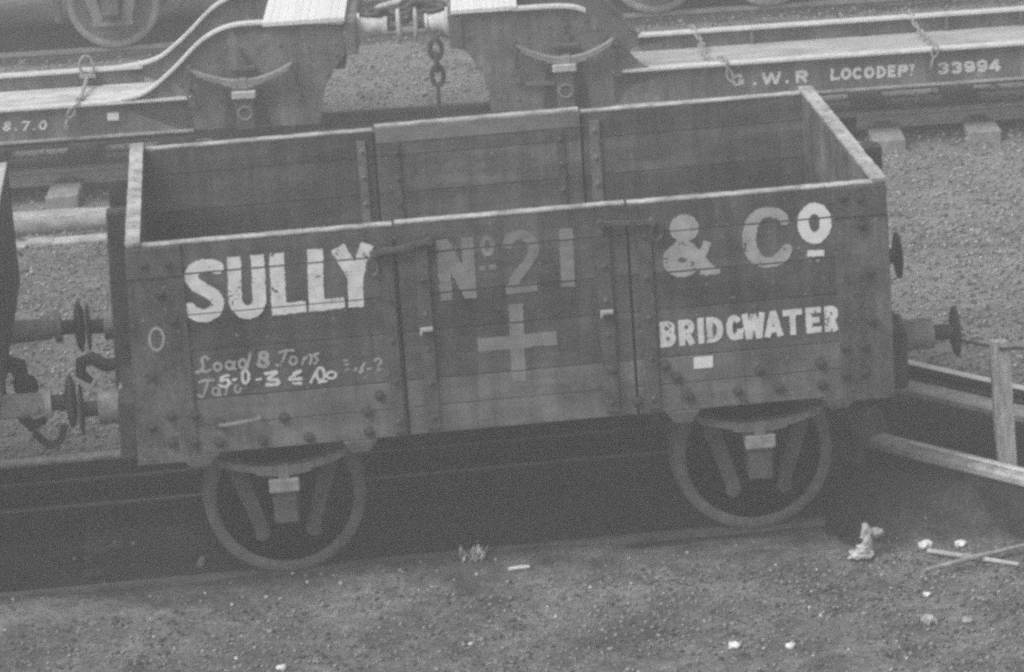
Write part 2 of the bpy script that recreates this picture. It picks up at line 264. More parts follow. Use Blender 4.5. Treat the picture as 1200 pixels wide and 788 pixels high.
DATA = {
    'SULLY': [[(0.4981, 1.8946, 0.0721), (0.4927, 1.8973, 0.0721), (0.4851, 1.9012, 0.0721), (0.4762, 1.9055, 0.0721), (0.4668, 1.9095, 0.0721), (0.458, 1.9123, 0.0721), (0.4496, 1.914, 0.0721), (0.4411, 1.9152, 0.0721), (0.4325, 1.9156, 0.0721), (0.4237, 1.9154, 0.0721), (0.4145, 1.9143, 0.0721), (0.4044, 1.9124, 0.0721), (0.3934, 1.9098, 0.0721), (0.3825, 1.9064, 0.0721), (0.3725, 1.9021, 0.0721), (0.3644, 1.8967, 0.0721), (0.3581, 1.8899, 0.0721), (0.3529, 1.8818, 0.0721), (0.3491, 1.8729, 0.0721), (0.3468, 1.8638, 0.0721), (0.3461, 1.8551, 0.0721), (0.3473, 1.8466, 0.0721), (0.3502, 1.8379, 0.0721), (0.3547, 1.8293, 0.0721), (0.3602, 1.8209, 0.0721), (0.3665, 1.813, 0.0721), (0.374, 1.8056, 0.0721), (0.3828, 1.7986, 0.0721), (0.3925, 1.7919, 0.0721), (0.4024, 1.7853, 0.0721), (0.4119, 1.7785, 0.0721), (0.4214, 1.7718, 0.0721), (0.4314, 1.7651, 0.0721), (0.4411, 1.7584, 0.0721), (0.45, 1.7515, 0.0721), (0.4574, 1.7441, 0.0721), (0.4635, 1.7363, 0.0721), (0.4687, 1.7281, 0.0721), (0.4727, 1.7197, 0.0721), (0.4753, 1.7109, 0.0721), (0.476, 1.702, 0.0721), (0.4746, 1.6922, 0.0721), (0.4715, 1.6817, 0.0721), (0.4669, 1.6711, 0.0721), (0.461, 1.6614, 0.0721), (0.4541, 1.6534, 0.0721), (0.4458, 1.6469, 0.0721), (0.436, 1.6414, 0.0721), (0.4253, 1.6371, 0.0721), (0.4142, 1.6341, 0.0721), (0.4036, 1.6327, 0.0721), (0.3929, 1.6331, 0.0721), (0.3819, 1.6351, 0.0721), (0.371, 1.6385, 0.0721), (0.3607, 1.6428, 0.0721), (0.3514, 1.6477, 0.0721), (0.3429, 1.654, 0.0721), (0.335, 1.6621, 0.0721), (0.3279, 1.6705, 0.0721), (0.322, 1.678, 0.0721), (0.3177, 1.6831, 0.0721)], [(0.5873, 1.9488, 0.0741), (0.5748, 1.7081, 0.0741), (0.5814, 1.672, 0.0741), (0.6058, 1.6394, 0.0741), (0.6399, 1.6282, 0.0741), (0.6739, 1.6382, 0.0741), (0.6958, 1.6666, 0.0741), (0.7058, 1.691, 0.0741), (0.7155, 1.9492, 0.0741)], [(0.8214, 1.9497, 0.0802), (0.8052, 1.5997, 0.0802)], [(0.7884, 1.6317, 0.0621), (0.9566, 1.6345, 0.0621)], [(1.0308, 1.9539, 0.0862), (1.0126, 1.6019, 0.0862)], [(0.9838, 1.632, 0.0601), (1.1679, 1.6364, 0.0601)], [(1.1543, 1.9527, 0.0822), (1.2395, 1.7736, 0.0822)], [(1.3183, 1.957, 0.0741), (1.2443, 1.7732, 0.0741)], [(1.2399, 1.8039, 0.0842), (1.23, 1.6053, 0.0842)]],
    'NO21': [[(1.7274, 1.9429, 0.0683), (1.7274, 1.5979, 0.0683)], [(1.8658, 1.9425, 0.0683), (1.8613, 1.596, 0.0683)], [(1.7231, 1.9296, 0.0752), (1.8643, 1.6148, 0.0752)], [(2.0002, 1.8822, 0.0256), (1.9988, 1.8724, 0.0256), (1.9962, 1.8631, 0.0256), (1.9925, 1.855, 0.0256), (1.9878, 1.8483, 0.0256), (1.9824, 1.8435, 0.0256), (1.9765, 1.8407, 0.0256), (1.9705, 1.8401, 0.0256), (1.9647, 1.8418, 0.0256), (1.9593, 1.8456, 0.0256), (1.9546, 1.8513, 0.0256), (1.9509, 1.8587, 0.0256), (1.9483, 1.8675, 0.0256), (1.947, 1.877, 0.0256), (1.947, 1.887, 0.0256), (1.9484, 1.8968, 0.0256), (1.951, 1.906, 0.0256), (1.9548, 1.9142, 0.0256), (1.9595, 1.9208, 0.0256), (1.9649, 1.9257, 0.0256), (1.9707, 1.9285, 0.0256), (1.9767, 1.929, 0.0256), (1.9825, 1.9274, 0.0256), (1.9879, 1.9236, 0.0256), (1.9926, 1.9179, 0.0256), (1.9963, 1.9104, 0.0256), (1.9989, 1.9017, 0.0256), (2.0002, 1.8922, 0.0256), (2.0002, 1.8822, 0.0256)], [(1.9214, 1.76, 0.0256), (1.9549, 1.7605, 0.0256)], [(1.9751, 1.7621, 0.0256), (2.012, 1.7622, 0.0256)], [(2.0836, 1.8798, 0.0581), (2.0868, 1.8864, 0.0581), (2.0909, 1.8961, 0.0581), (2.0961, 1.9069, 0.0581), (2.1025, 1.9169, 0.0581), (2.11, 1.9239, 0.0581), (2.1193, 1.9281, 0.0581), (2.1303, 1.9308, 0.0581), (2.1421, 1.9319, 0.0581), (2.1542, 1.9314, 0.0581), (2.1656, 1.9292, 0.0581), (2.1771, 1.9251, 0.0581), (2.1891, 1.9192, 0.0581), (2.2008, 1.9118, 0.0581), (2.2109, 1.9031, 0.0581), (2.2184, 1.8935, 0.0581), (2.2234, 1.8825, 0.0581), (2.2265, 1.8701, 0.0581), (2.2278, 1.8567, 0.0581), (2.227, 1.8429, 0.0581), (2.2242, 1.8292, 0.0581), (2.2188, 1.8156, 0.0581), (2.2108, 1.8017, 0.0581), (2.201, 1.7875, 0.0581), (2.1903, 1.7733, 0.0581), (2.1793, 1.759, 0.0581), (2.1672, 1.7445, 0.0581), (2.1534, 1.7295, 0.0581), (2.1394, 1.7146, 0.0581), (2.1264, 1.7002, 0.0581), (2.1158, 1.687, 0.0581), (2.1079, 1.6743, 0.0581), (2.1017, 1.6619, 0.0581), (2.0969, 1.6504, 0.0581), (2.0933, 1.6408, 0.0581), (2.0904, 1.6339, 0.0581)], [(2.0563, 1.6266, 0.0513), (2.2346, 1.6311, 0.0513)], [(2.4109, 1.9449, 0.0786), (2.4032, 1.6122, 0.0786)]],
    'PLUS': [[(2.1059, 1.5405, 0.0786), (2.0946, 1.0957, 0.0786)], [(1.8808, 1.3243, 0.0786), (2.3193, 1.3273, 0.0786)]],
    'AMP': [[(3.1031, 1.8854, 0.077), (3.1015, 1.8764, 0.077), (3.098, 1.8681, 0.077), (3.0926, 1.8609, 0.077), (3.0857, 1.855, 0.077), (3.0776, 1.8509, 0.077), (3.0686, 1.8487, 0.077), (3.0594, 1.8485, 0.077), (3.0502, 1.8504, 0.077), (3.0416, 1.8542, 0.077), (3.034, 1.8597, 0.077), (3.0277, 1.8667, 0.077), (3.0232, 1.8749, 0.077), (3.0206, 1.8837, 0.077), (3.0201, 1.8928, 0.077), (3.0216, 1.9018, 0.077), (3.0252, 1.9101, 0.077), (3.0305, 1.9173, 0.077), (3.0375, 1.9232, 0.077), (3.0456, 1.9273, 0.077), (3.0545, 1.9295, 0.077), (3.0638, 1.9297, 0.077), (3.073, 1.9278, 0.077), (3.0816, 1.924, 0.077), (3.0892, 1.9185, 0.077), (3.0954, 1.9115, 0.077), (3.0999, 1.9034, 0.077), (3.1025, 1.8945, 0.077), (3.1031, 1.8854, 0.077)], [(3.1074, 1.702, 0.0818), (3.1051, 1.6896, 0.0818), (3.0995, 1.6781, 0.0818), (3.091, 1.6681, 0.0818), (3.0801, 1.6602, 0.0818), (3.0672, 1.6546, 0.0818), (3.0529, 1.6517, 0.0818), (3.0381, 1.6516, 0.0818), (3.0235, 1.6544, 0.0818), (3.0097, 1.6598, 0.0818), (2.9975, 1.6677, 0.0818), (2.9875, 1.6775, 0.0818), (2.9803, 1.6889, 0.0818), (2.976, 1.7013, 0.0818), (2.9751, 1.714, 0.0818), (2.9774, 1.7263, 0.0818), (2.983, 1.7378, 0.0818), (2.9914, 1.7477, 0.0818), (3.0024, 1.7557, 0.0818), (3.0153, 1.7613, 0.0818), (3.0295, 1.7642, 0.0818), (3.0443, 1.7642, 0.0818), (3.0589, 1.7615, 0.0818), (3.0727, 1.7561, 0.0818), (3.0849, 1.7482, 0.0818), (3.0949, 1.7384, 0.0818), (3.1022, 1.727, 0.0818), (3.1064, 1.7146, 0.0818), (3.1074, 1.702, 0.0818)], [(3.0221, 1.8266, 0.0712), (3.0853, 1.7673, 0.0712), (3.1964, 1.6235, 0.0712)], [(3.1351, 1.633, 0.0366), (3.2471, 1.6267, 0.0366)], [(3.1194, 1.696, 0.0442), (3.1648, 1.7455, 0.0442), (3.1868, 1.802, 0.0442)]],
    'CEE': [[(3.6228, 1.8717, 0.0481), (3.6202, 1.878, 0.0496), (3.6168, 1.8872, 0.0518), (3.6124, 1.8976, 0.0542), (3.6063, 1.9076, 0.0564), (3.5983, 1.9157, 0.0577), (3.5874, 1.9222, 0.0579), (3.5739, 1.928, 0.0572), (3.5592, 1.9329, 0.0563), (3.5445, 1.9364, 0.0556), (3.5309, 1.9383, 0.0558), (3.5185, 1.9384, 0.0569), (3.5063, 1.9372, 0.0587), (3.4946, 1.9345, 0.0609), (3.4835, 1.9302, 0.0632), (3.4732, 1.924, 0.0654), (3.4636, 1.9159, 0.0678), (3.4544, 1.9059, 0.0704), (3.446, 1.8942, 0.0731), (3.4386, 1.8813, 0.0754), (3.4324, 1.8674, 0.077), (3.4275, 1.8519, 0.0778), (3.4235, 1.8345, 0.078), (3.4206, 1.8162, 0.0778), (3.419, 1.7981, 0.0774), (3.4186, 1.7811, 0.077), (3.4196, 1.765, 0.0766), (3.4218, 1.7491, 0.0762), (3.4253, 1.7338, 0.0755), (3.4299, 1.7194, 0.0746), (3.4359, 1.7063, 0.0731), (3.4433, 1.6943, 0.0708), (3.4522, 1.683, 0.0679), (3.4623, 1.673, 0.0647), (3.473, 1.6645, 0.0617), (3.484, 1.658, 0.0596), (3.4956, 1.6536, 0.0583), (3.5081, 1.651, 0.0573), (3.5209, 1.6501, 0.0568), (3.5336, 1.6506, 0.0569), (3.5457, 1.6524, 0.0577), (3.5574, 1.6558, 0.06), (3.5691, 1.661, 0.0637), (3.5803, 1.6674, 0.0677), (3.5906, 1.6745, 0.0708), (3.5996, 1.6817, 0.0721), (3.6072, 1.6899, 0.0709), (3.6139, 1.6994, 0.0678), (3.6194, 1.709, 0.0638), (3.6239, 1.7174, 0.0601), (3.6273, 1.7232, 0.0577)]],
    'CO': [[(3.8483, 1.8466, 0.0635), (3.8459, 1.828, 0.0635), (3.8405, 1.8105, 0.0635), (3.8323, 1.7952, 0.0635), (3.8218, 1.7827, 0.0635), (3.8095, 1.7737, 0.0635), (3.7959, 1.7686, 0.0635), (3.7819, 1.7678, 0.0635), (3.768, 1.7712, 0.0635), (3.7551, 1.7786, 0.0635), (3.7436, 1.7897, 0.0635), (3.7343, 1.804, 0.0635), (3.7276, 1.8207, 0.0635), (3.7238, 1.8389, 0.0635), (3.7231, 1.8579, 0.0635), (3.7255, 1.8765, 0.0635), (3.7309, 1.8939, 0.0635), (3.7391, 1.9092, 0.0635), (3.7496, 1.9216, 0.0635), (3.7619, 1.9306, 0.0635), (3.7755, 1.9356, 0.0635), (3.7895, 1.9365, 0.0635), (3.8033, 1.9331, 0.0635), (3.8162, 1.9257, 0.0635), (3.8277, 1.9146, 0.0635), (3.837, 1.9004, 0.0635), (3.8437, 1.8838, 0.0635), (3.8476, 1.8655, 0.0635), (3.8483, 1.8466, 0.0635)], [(3.7379, 1.6819, 0.0346), (3.8332, 1.6772, 0.0346)]],
    'BRIDGWATER': [[(2.9107, 1.2183, 0.0341), (2.9118, 1.3662, 0.0341)], [(2.9117, 1.3487, 0.0341), (2.938, 1.3489, 0.0341), (2.938, 1.3489, 0.0341), (2.9435, 1.3482, 0.0341), (2.9487, 1.3462, 0.0341), (2.9533, 1.3429, 0.0341), (2.9572, 1.3384, 0.0341), (2.9601, 1.3331, 0.0341), (2.9619, 1.3271, 0.0341), (2.9624, 1.3209, 0.0341), (2.9618, 1.3146, 0.0341), (2.9599, 1.3086, 0.0341), (2.9569, 1.3032, 0.0341), (2.953, 1.2987, 0.0341), (2.9483, 1.2953, 0.0341), (2.9431, 1.2932, 0.0341), (2.9376, 1.2925, 0.0341), (2.9112, 1.2923, 0.0341)], [(2.9112, 1.2923, 0.0341), (2.9376, 1.2925, 0.0341), (2.9376, 1.2925, 0.0341), (2.9437, 1.2918, 0.0341), (2.9495, 1.2897, 0.0341), (2.9546, 1.2864, 0.0341), (2.9589, 1.282, 0.0341), (2.9621, 1.2766, 0.0341), (2.9641, 1.2707, 0.0341), (2.9648, 1.2644, 0.0341), (2.964, 1.2581, 0.0341), (2.962, 1.2521, 0.0341), (2.9587, 1.2467, 0.0341), (2.9543, 1.2422, 0.0341), (2.9491, 1.2388, 0.0341), (2.9433, 1.2367, 0.0341), (2.9372, 1.2359, 0.0341), (2.9108, 1.2358, 0.0341)], [(3.0162, 1.2189, 0.0341), (3.0172, 1.3669, 0.0341)], [(3.0171, 1.3494, 0.0341), (3.0454, 1.3496, 0.0341), (3.0454, 1.3496, 0.0341), (3.0515, 1.349, 0.0341), (3.0573, 1.3469, 0.0341), (3.0625, 1.3436, 0.0341), (3.0668, 1.3391, 0.0341), (3.07, 1.3338, 0.0341), (3.072, 1.3279, 0.0341), (3.0726, 1.3216, 0.0341), (3.0719, 1.3153, 0.0341), (3.0699, 1.3093, 0.0341), (3.0666, 1.3039, 0.0341), (3.0622, 1.2994, 0.0341), (3.057, 1.296, 0.0341), (3.0512, 1.2939, 0.0341), (3.0451, 1.2932, 0.0341), (3.0167, 1.293, 0.0341)], [(3.0412, 1.2931, 0.0341), (3.0721, 1.2193, 0.0341)], [(3.1229, 1.2196, 0.0341), (3.1236, 1.3676, 0.0341)], [(3.1718, 1.2199, 0.0341), (3.1724, 1.3679, 0.0341)], [(3.1723, 1.3505, 0.0341), (3.1843, 1.3505, 0.0341), (3.1843, 1.3505, 0.0341), (3.1894, 1.3503, 0.0341), (3.1945, 1.3494, 0.0341), (3.1994, 1.348, 0.0341), (3.2041, 1.346, 0.0341), (3.2086, 1.3435, 0.0341), (3.2128, 1.3404, 0.0341), (3.2166, 1.3369, 0.0341), (3.22, 1.333, 0.0341), (3.223, 1.3287, 0.0341), (3.2255, 1.3241, 0.0341), (3.2274, 1.3192, 0.0341), (3.2288, 1.3141, 0.0341), (3.2297, 1.3089, 0.0341), (3.2299, 1.3036, 0.0341), (3.2299, 1.2851, 0.0341), (3.2296, 1.2798, 0.0341), (3.2287, 1.2746, 0.0341), (3.2272, 1.2695, 0.0341), (3.2252, 1.2645, 0.0341), (3.2227, 1.2599, 0.0341), (3.2197, 1.2555, 0.0341), (3.2163, 1.2515, 0.0341), (3.2125, 1.248, 0.0341), (3.2082, 1.2449, 0.0341), (3.2037, 1.2423, 0.0341), (3.199, 1.2402, 0.0341), (3.194, 1.2387, 0.0341), (3.1889, 1.2378, 0.0341), (3.1838, 1.2375, 0.0341), (3.1718, 1.2374, 0.0341)], [(3.3329, 1.3313, 0.0341), (3.3287, 1.3393, 0.0341), (3.3237, 1.3455, 0.0341), (3.3183, 1.3495, 0.0341), (3.3125, 1.3513, 0.0341), (3.3066, 1.3508, 0.0341), (3.3009, 1.3479, 0.0341), (3.2956, 1.3429, 0.0341), (3.2909, 1.3359, 0.0341), (3.2871, 1.3271, 0.0341), (3.2842, 1.3171, 0.0341), (3.2824, 1.3061, 0.0341), (3.2817, 1.2947, 0.0341), (3.2823, 1.2832, 0.0341), (3.284, 1.2723, 0.0341), (3.2869, 1.2623, 0.0341), (3.2907, 1.2536, 0.0341), (3.2953, 1.2466, 0.0341), (3.3006, 1.2416, 0.0341), (3.3063, 1.2388, 0.0341), (3.3122, 1.2384, 0.0341), (3.318, 1.2402, 0.0341), (3.3235, 1.2444, 0.0341), (3.3285, 1.2506, 0.0341), (3.3327, 1.2586, 0.0341)], [(3.3705, 1.3692, 0.0341), (3.3913, 1.2213, 0.0341)], [(3.3913, 1.2213, 0.0341), (3.4195, 1.3622, 0.0341)], [(3.4195, 1.3622, 0.0341), (3.4474, 1.2216, 0.0341)], [(3.4474, 1.2216, 0.0341), (3.4684, 1.3699, 0.0341)], [(3.4922, 1.2219, 0.0341), (3.5302, 1.3703, 0.0341)], [(3.5302, 1.3703, 0.0341), (3.5683, 1.2224, 0.0341)], [(3.5052, 1.2635, 0.0341), (3.5552, 1.2638, 0.0341)], [(3.6383, 1.2228, 0.0341), (3.638, 1.371, 0.0341)], [(3.5841, 1.3532, 0.0341), (3.6919, 1.3539, 0.0341)], [(3.7293, 1.2234, 0.0341), (3.7288, 1.3716, 0.0341)], [(3.7289, 1.3542, 0.0341), (3.7998, 1.3546, 0.0341)], [(3.7291, 1.2976, 0.0341), (3.7899, 1.298, 0.0341)], [(3.7293, 1.2409, 0.0341), (3.8003, 1.2413, 0.0341)], [(3.8355, 1.224, 0.0341), (3.8348, 1.3723, 0.0341)], [(3.8348, 1.3549, 0.0341), (3.8513, 1.355, 0.0341), (3.8513, 1.355, 0.0341), (3.8575, 1.3543, 0.0341), (3.8633, 1.3522, 0.0341), (3.8685, 1.3489, 0.0341), (3.8729, 1.3445, 0.0341), (3.8762, 1.3391, 0.0341), (3.8783, 1.3332, 0.0341), (3.879, 1.3269, 0.0341), (3.8783, 1.3206, 0.0341), (3.8763, 1.3146, 0.0341), (3.8731, 1.3092, 0.0341), (3.8687, 1.3047, 0.0341), (3.8635, 1.3012, 0.0341), (3.8577, 1.2991, 0.0341), (3.8516, 1.2984, 0.0341), (3.8351, 1.2983, 0.0341)], [(3.8537, 1.2984, 0.0341), (3.8795, 1.2243, 0.0341)], [(3.3231, 1.273, 0.024), (3.3631, 1.2755, 0.024)], [(3.3449, 1.271, 0.0281), (3.3427, 1.2259, 0.0281)]],
    'LOAD': [[(0.3977, 1.382, 0.0162), (0.3955, 1.3851, 0.0162), (0.3925, 1.3899, 0.0162), (0.3889, 1.3951, 0.0162), (0.3852, 1.3992, 0.0162), (0.3815, 1.4011, 0.0162), (0.3774, 1.4006, 0.0162), (0.3728, 1.3984, 0.0162), (0.3683, 1.395, 0.0162), (0.3645, 1.3905, 0.0162), (0.3621, 1.3853, 0.0162), (0.3618, 1.3789, 0.0162), (0.3633, 1.371, 0.0162), (0.3653, 1.3625, 0.0162), (0.3666, 1.354, 0.0162), (0.366, 1.3464, 0.0162), (0.3629, 1.3392, 0.0162), (0.3583, 1.332, 0.0162), (0.3527, 1.3253, 0.0162), (0.3471, 1.3197, 0.0162), (0.342, 1.3155, 0.0162), (0.3373, 1.3133, 0.0162), (0.3323, 1.3128, 0.0162), (0.3276, 1.3132, 0.0162), (0.3237, 1.3139, 0.0162), (0.3208, 1.3142, 0.0162)], [(0.3243, 1.3183, 0.0162), (0.3292, 1.3189, 0.0162), (0.3362, 1.3199, 0.0162), (0.3441, 1.3209, 0.0162), (0.3519, 1.3216, 0.0162), (0.3584, 1.3217, 0.0162), (0.3633, 1.3208, 0.0162), (0.3673, 1.3192, 0.0162), (0.3709, 1.3173, 0.0162), (0.3746, 1.3158, 0.0162), (0.379, 1.3154, 0.0162), (0.3846, 1.3162, 0.0162), (0.3911, 1.3181, 0.0162), (0.3976, 1.3203, 0.0162), (0.4032, 1.3224, 0.0162), (0.4072, 1.3238, 0.0162)], [(0.463, 1.334, 0.0149), (0.4621, 1.3292, 0.0149), (0.4603, 1.3247, 0.0149), (0.4577, 1.3207, 0.0149), (0.4544, 1.3175, 0.0149), (0.4506, 1.3153, 0.0149), (0.4464, 1.314, 0.0149), (0.4422, 1.3139, 0.0149), (0.4381, 1.3148, 0.0149), (0.4342, 1.3168, 0.0149), (0.4309, 1.3197, 0.0149), (0.4282, 1.3235, 0.0149), (0.4263, 1.3278, 0.0149), (0.4254, 1.3326, 0.0149), (0.4253, 1.3375, 0.0149), (0.4262, 1.3423, 0.0149), (0.428, 1.3468, 0.0149), (0.4307, 1.3508, 0.0149), (0.4339, 1.3539, 0.0149), (0.4378, 1.3562, 0.0149), (0.4419, 1.3575, 0.0149), (0.4461, 1.3576, 0.0149), (0.4503, 1.3567, 0.0149), (0.4541, 1.3547, 0.0149), (0.4574, 1.3517, 0.0149), (0.4601, 1.348, 0.0149), (0.462, 1.3436, 0.0149), (0.463, 1.3389, 0.0149), (0.463, 1.334, 0.0149)], [(0.5287, 1.3367, 0.0149), (0.5278, 1.3318, 0.0149), (0.526, 1.3273, 0.0149), (0.5234, 1.3234, 0.0149), (0.5201, 1.3202, 0.0149), (0.5163, 1.3179, 0.0149), (0.5122, 1.3167, 0.0149), (0.5079, 1.3165, 0.0149), (0.5038, 1.3175, 0.0149), (0.5, 1.3195, 0.0149), (0.4966, 1.3224, 0.0149), (0.4939, 1.3262, 0.0149), (0.4921, 1.3305, 0.0149), (0.4911, 1.3353, 0.0149), (0.491, 1.3402, 0.0149), (0.4919, 1.345, 0.0149), (0.4937, 1.3495, 0.0149), (0.4964, 1.3534, 0.0149), (0.4996, 1.3566, 0.0149), (0.5035, 1.3589, 0.0149), (0.5076, 1.3601, 0.0149), (0.5118, 1.3603, 0.0149), (0.516, 1.3594, 0.0149), (0.5198, 1.3574, 0.0149), (0.5232, 1.3544, 0.0149), (0.5258, 1.3507, 0.0149), (0.5277, 1.3463, 0.0149), (0.5287, 1.3416, 0.0149), (0.5287, 1.3367, 0.0149)], [(0.5395, 1.3632, 0.0149), (0.5315, 1.3198, 0.0149), (0.5478, 1.3128, 0.0149)], [(0.6008, 1.3387, 0.0149), (0.5999, 1.3334, 0.0149), (0.598, 1.3285, 0.0149), (0.5954, 1.3241, 0.0149), (0.592, 1.3206, 0.0149), (0.5882, 1.318, 0.0149), (0.5841, 1.3166, 0.0149), (0.5798, 1.3164, 0.0149), (0.5757, 1.3174, 0.0149), (0.5718, 1.3196, 0.0149), (0.5685, 1.3228, 0.0149), (0.5659, 1.3269, 0.0149), (0.564, 1.3317, 0.0149), (0.5631, 1.3369, 0.0149), (0.5631, 1.3423, 0.0149), (0.564, 1.3476, 0.0149), (0.5658, 1.3525, 0.0149), (0.5685, 1.3569, 0.0149), (0.5718, 1.3604, 0.0149), (0.5756, 1.363, 0.0149), (0.5798, 1.3644, 0.0149), (0.584, 1.3646, 0.0149), (0.5882, 1.3636, 0.0149), (0.592, 1.3614, 0.0149), (0.5953, 1.3582, 0.0149), (0.598, 1.3541, 0.0149), (0.5998, 1.3494, 0.0149), (0.6008, 1.3441, 0.0149), (0.6008, 1.3387, 0.0149)], [(0.6319, 1.4042, 0.0149), (0.6025, 1.3099, 0.0149)], [(0.7212, 1.3738, 0.023), (0.7203, 1.37, 0.023), (0.7186, 1.3664, 0.023), (0.7159, 1.3633, 0.023), (0.7125, 1.3608, 0.023), (0.7085, 1.3591, 0.023), (0.7042, 1.3582, 0.023), (0.6997, 1.3582, 0.023), (0.6953, 1.359, 0.023), (0.6912, 1.3607, 0.023), (0.6876, 1.3632, 0.023), (0.6847, 1.3662, 0.023), (0.6826, 1.3698, 0.023), (0.6815, 1.3736, 0.023), (0.6813, 1.3775, 0.023), (0.6822, 1.3814, 0.023), (0.684, 1.385, 0.023), (0.6866, 1.3881, 0.023), (0.69, 1.3905, 0.023), (0.694, 1.3923, 0.023), (0.6983, 1.3932, 0.023), (0.7028, 1.3932, 0.023), (0.7072, 1.3923, 0.023), (0.7113, 1.3906, 0.023), (0.7149, 1.3882, 0.023), (0.7178, 1.3851, 0.023), (0.7199, 1.3816, 0.023), (0.721, 1.3778, 0.023), (0.7212, 1.3738, 0.023)], [(0.7198, 1.3331, 0.0244), (0.7188, 1.3288, 0.0244), (0.7166, 1.3248, 0.0244), (0.7133, 1.3214, 0.0244), (0.709, 1.3186, 0.0244), (0.704, 1.3167, 0.0244), (0.6986, 1.3157, 0.0244), (0.6929, 1.3158, 0.0244), (0.6874, 1.3168, 0.0244), (0.6822, 1.3188, 0.0244), (0.6776, 1.3215, 0.0244), (0.6739, 1.325, 0.0244), (0.6712, 1.3291, 0.0244), (0.6697, 1.3334, 0.0244), (0.6694, 1.3378, 0.0244), (0.6704, 1.3422, 0.0244), (0.6727, 1.3462, 0.0244), (0.676, 1.3496, 0.0244), (0.6802, 1.3524, 0.0244), (0.6852, 1.3543, 0.0244), (0.6907, 1.3552, 0.0244), (0.6963, 1.3552, 0.0244), (0.7019, 1.3542, 0.0244), (0.7071, 1.3522, 0.0244), (0.7116, 1.3494, 0.0244), (0.7154, 1.3459, 0.0244), (0.718, 1.3419, 0.0244), (0.7195, 1.3376, 0.0244), (0.7198, 1.3331, 0.0244)], [(0.7624, 1.3236, 0.0149), (0.765, 1.321, 0.0149), (0.7686, 1.3167, 0.0149), (0.7729, 1.3124, 0.0149), (0.7776, 1.3099, 0.0149), (0.7824, 1.3107, 0.0149), (0.7877, 1.3159, 0.0149), (0.7935, 1.3245, 0.0149), (0.7996, 1.3347, 0.0149), (0.8053, 1.3453, 0.0149), (0.8105, 1.3545, 0.0149), (0.8152, 1.3629, 0.0149), (0.8197, 1.3715, 0.0149), (0.8237, 1.3795, 0.0149), (0.8271, 1.3864, 0.0149), (0.8295, 1.3913, 0.0149)], [(0.7846, 1.3856, 0.0149), (0.7908, 1.387, 0.0149), (0.7996, 1.3892, 0.0149), (0.8098, 1.3915, 0.0149), (0.8202, 1.3935, 0.0149), (0.8298, 1.3946, 0.0149), (0.839, 1.3944, 0.0149), (0.8488, 1.3933, 0.0149), (0.8581, 1.3919, 0.0149), (0.866, 1.3905, 0.0149), (0.8717, 1.3896, 0.0149)], [(0.8795, 1.3315, 0.0135), (0.8786, 1.3266, 0.0135), (0.8768, 1.3221, 0.0135), (0.8742, 1.3182, 0.0135), (0.8709, 1.315, 0.0135), (0.8671, 1.3127, 0.0135), (0.863, 1.3115, 0.0135), (0.8587, 1.3113, 0.0135), (0.8546, 1.3123, 0.0135), (0.8507, 1.3142, 0.0135), (0.8474, 1.3172, 0.0135), (0.8447, 1.3209, 0.0135), (0.8427, 1.3253, 0.0135), (0.8417, 1.3301, 0.0135), (0.8417, 1.335, 0.0135), (0.8426, 1.3398, 0.0135), (0.8443, 1.3443, 0.0135), (0.8469, 1.3483, 0.0135), (0.8502, 1.3515, 0.0135), (0.854, 1.3537, 0.0135), (0.8582, 1.355, 0.0135), (0.8624, 1.3551, 0.0135), (0.8666, 1.3542, 0.0135), (0.8704, 1.3522, 0.0135), (0.8738, 1.3493, 0.0135), (0.8765, 1.3455, 0.0135), (0.8784, 1.3411, 0.0135), (0.8794, 1.3364, 0.0135), (0.8795, 1.3315, 0.0135)], [(0.9068, 1.3035, 0.0135), (0.9235, 1.3505, 0.0135)], [(0.9178, 1.3334, 0.0135), (0.9231, 1.3372, 0.0135), (0.9308, 1.3428, 0.0135), (0.9395, 1.3489, 0.0135), (0.9476, 1.3539, 0.0135), (0.9536, 1.3566, 0.0135), (0.9576, 1.3565, 0.0135), (0.9604, 1.3549, 0.0135), (0.9622, 1.3518, 0.0135), (0.9631, 1.3476, 0.0135), (0.963, 1.3424, 0.0135), (0.9615, 1.3354, 0.0135), (0.9585, 1.3261, 0.0135), (0.9548, 1.3164, 0.0135), (0.9514, 1.3077, 0.0135), (0.9491, 1.3018, 0.0135)], [(1.005, 1.3628, 0.0135), (1.0004, 1.3616, 0.0135), (0.9934, 1.3601, 0.0135), (0.9859, 1.3581, 0.0135), (0.9797, 1.3555, 0.0135), (0.9766, 1.3522, 0.0135), (0.978, 1.348, 0.0135), (0.9828, 1.3428, 0.0135), (0.9888, 1.3372, 0.0135), (0.9937, 1.3315, 0.0135), (0.9956, 1.3261, 0.0135), (0.9933, 1.3208, 0.0135), (0.9883, 1.3151, 0.0135), (0.982, 1.3097, 0.0135), (0.9762, 1.3051, 0.0135), (0.9724, 1.3018, 0.0135)]],
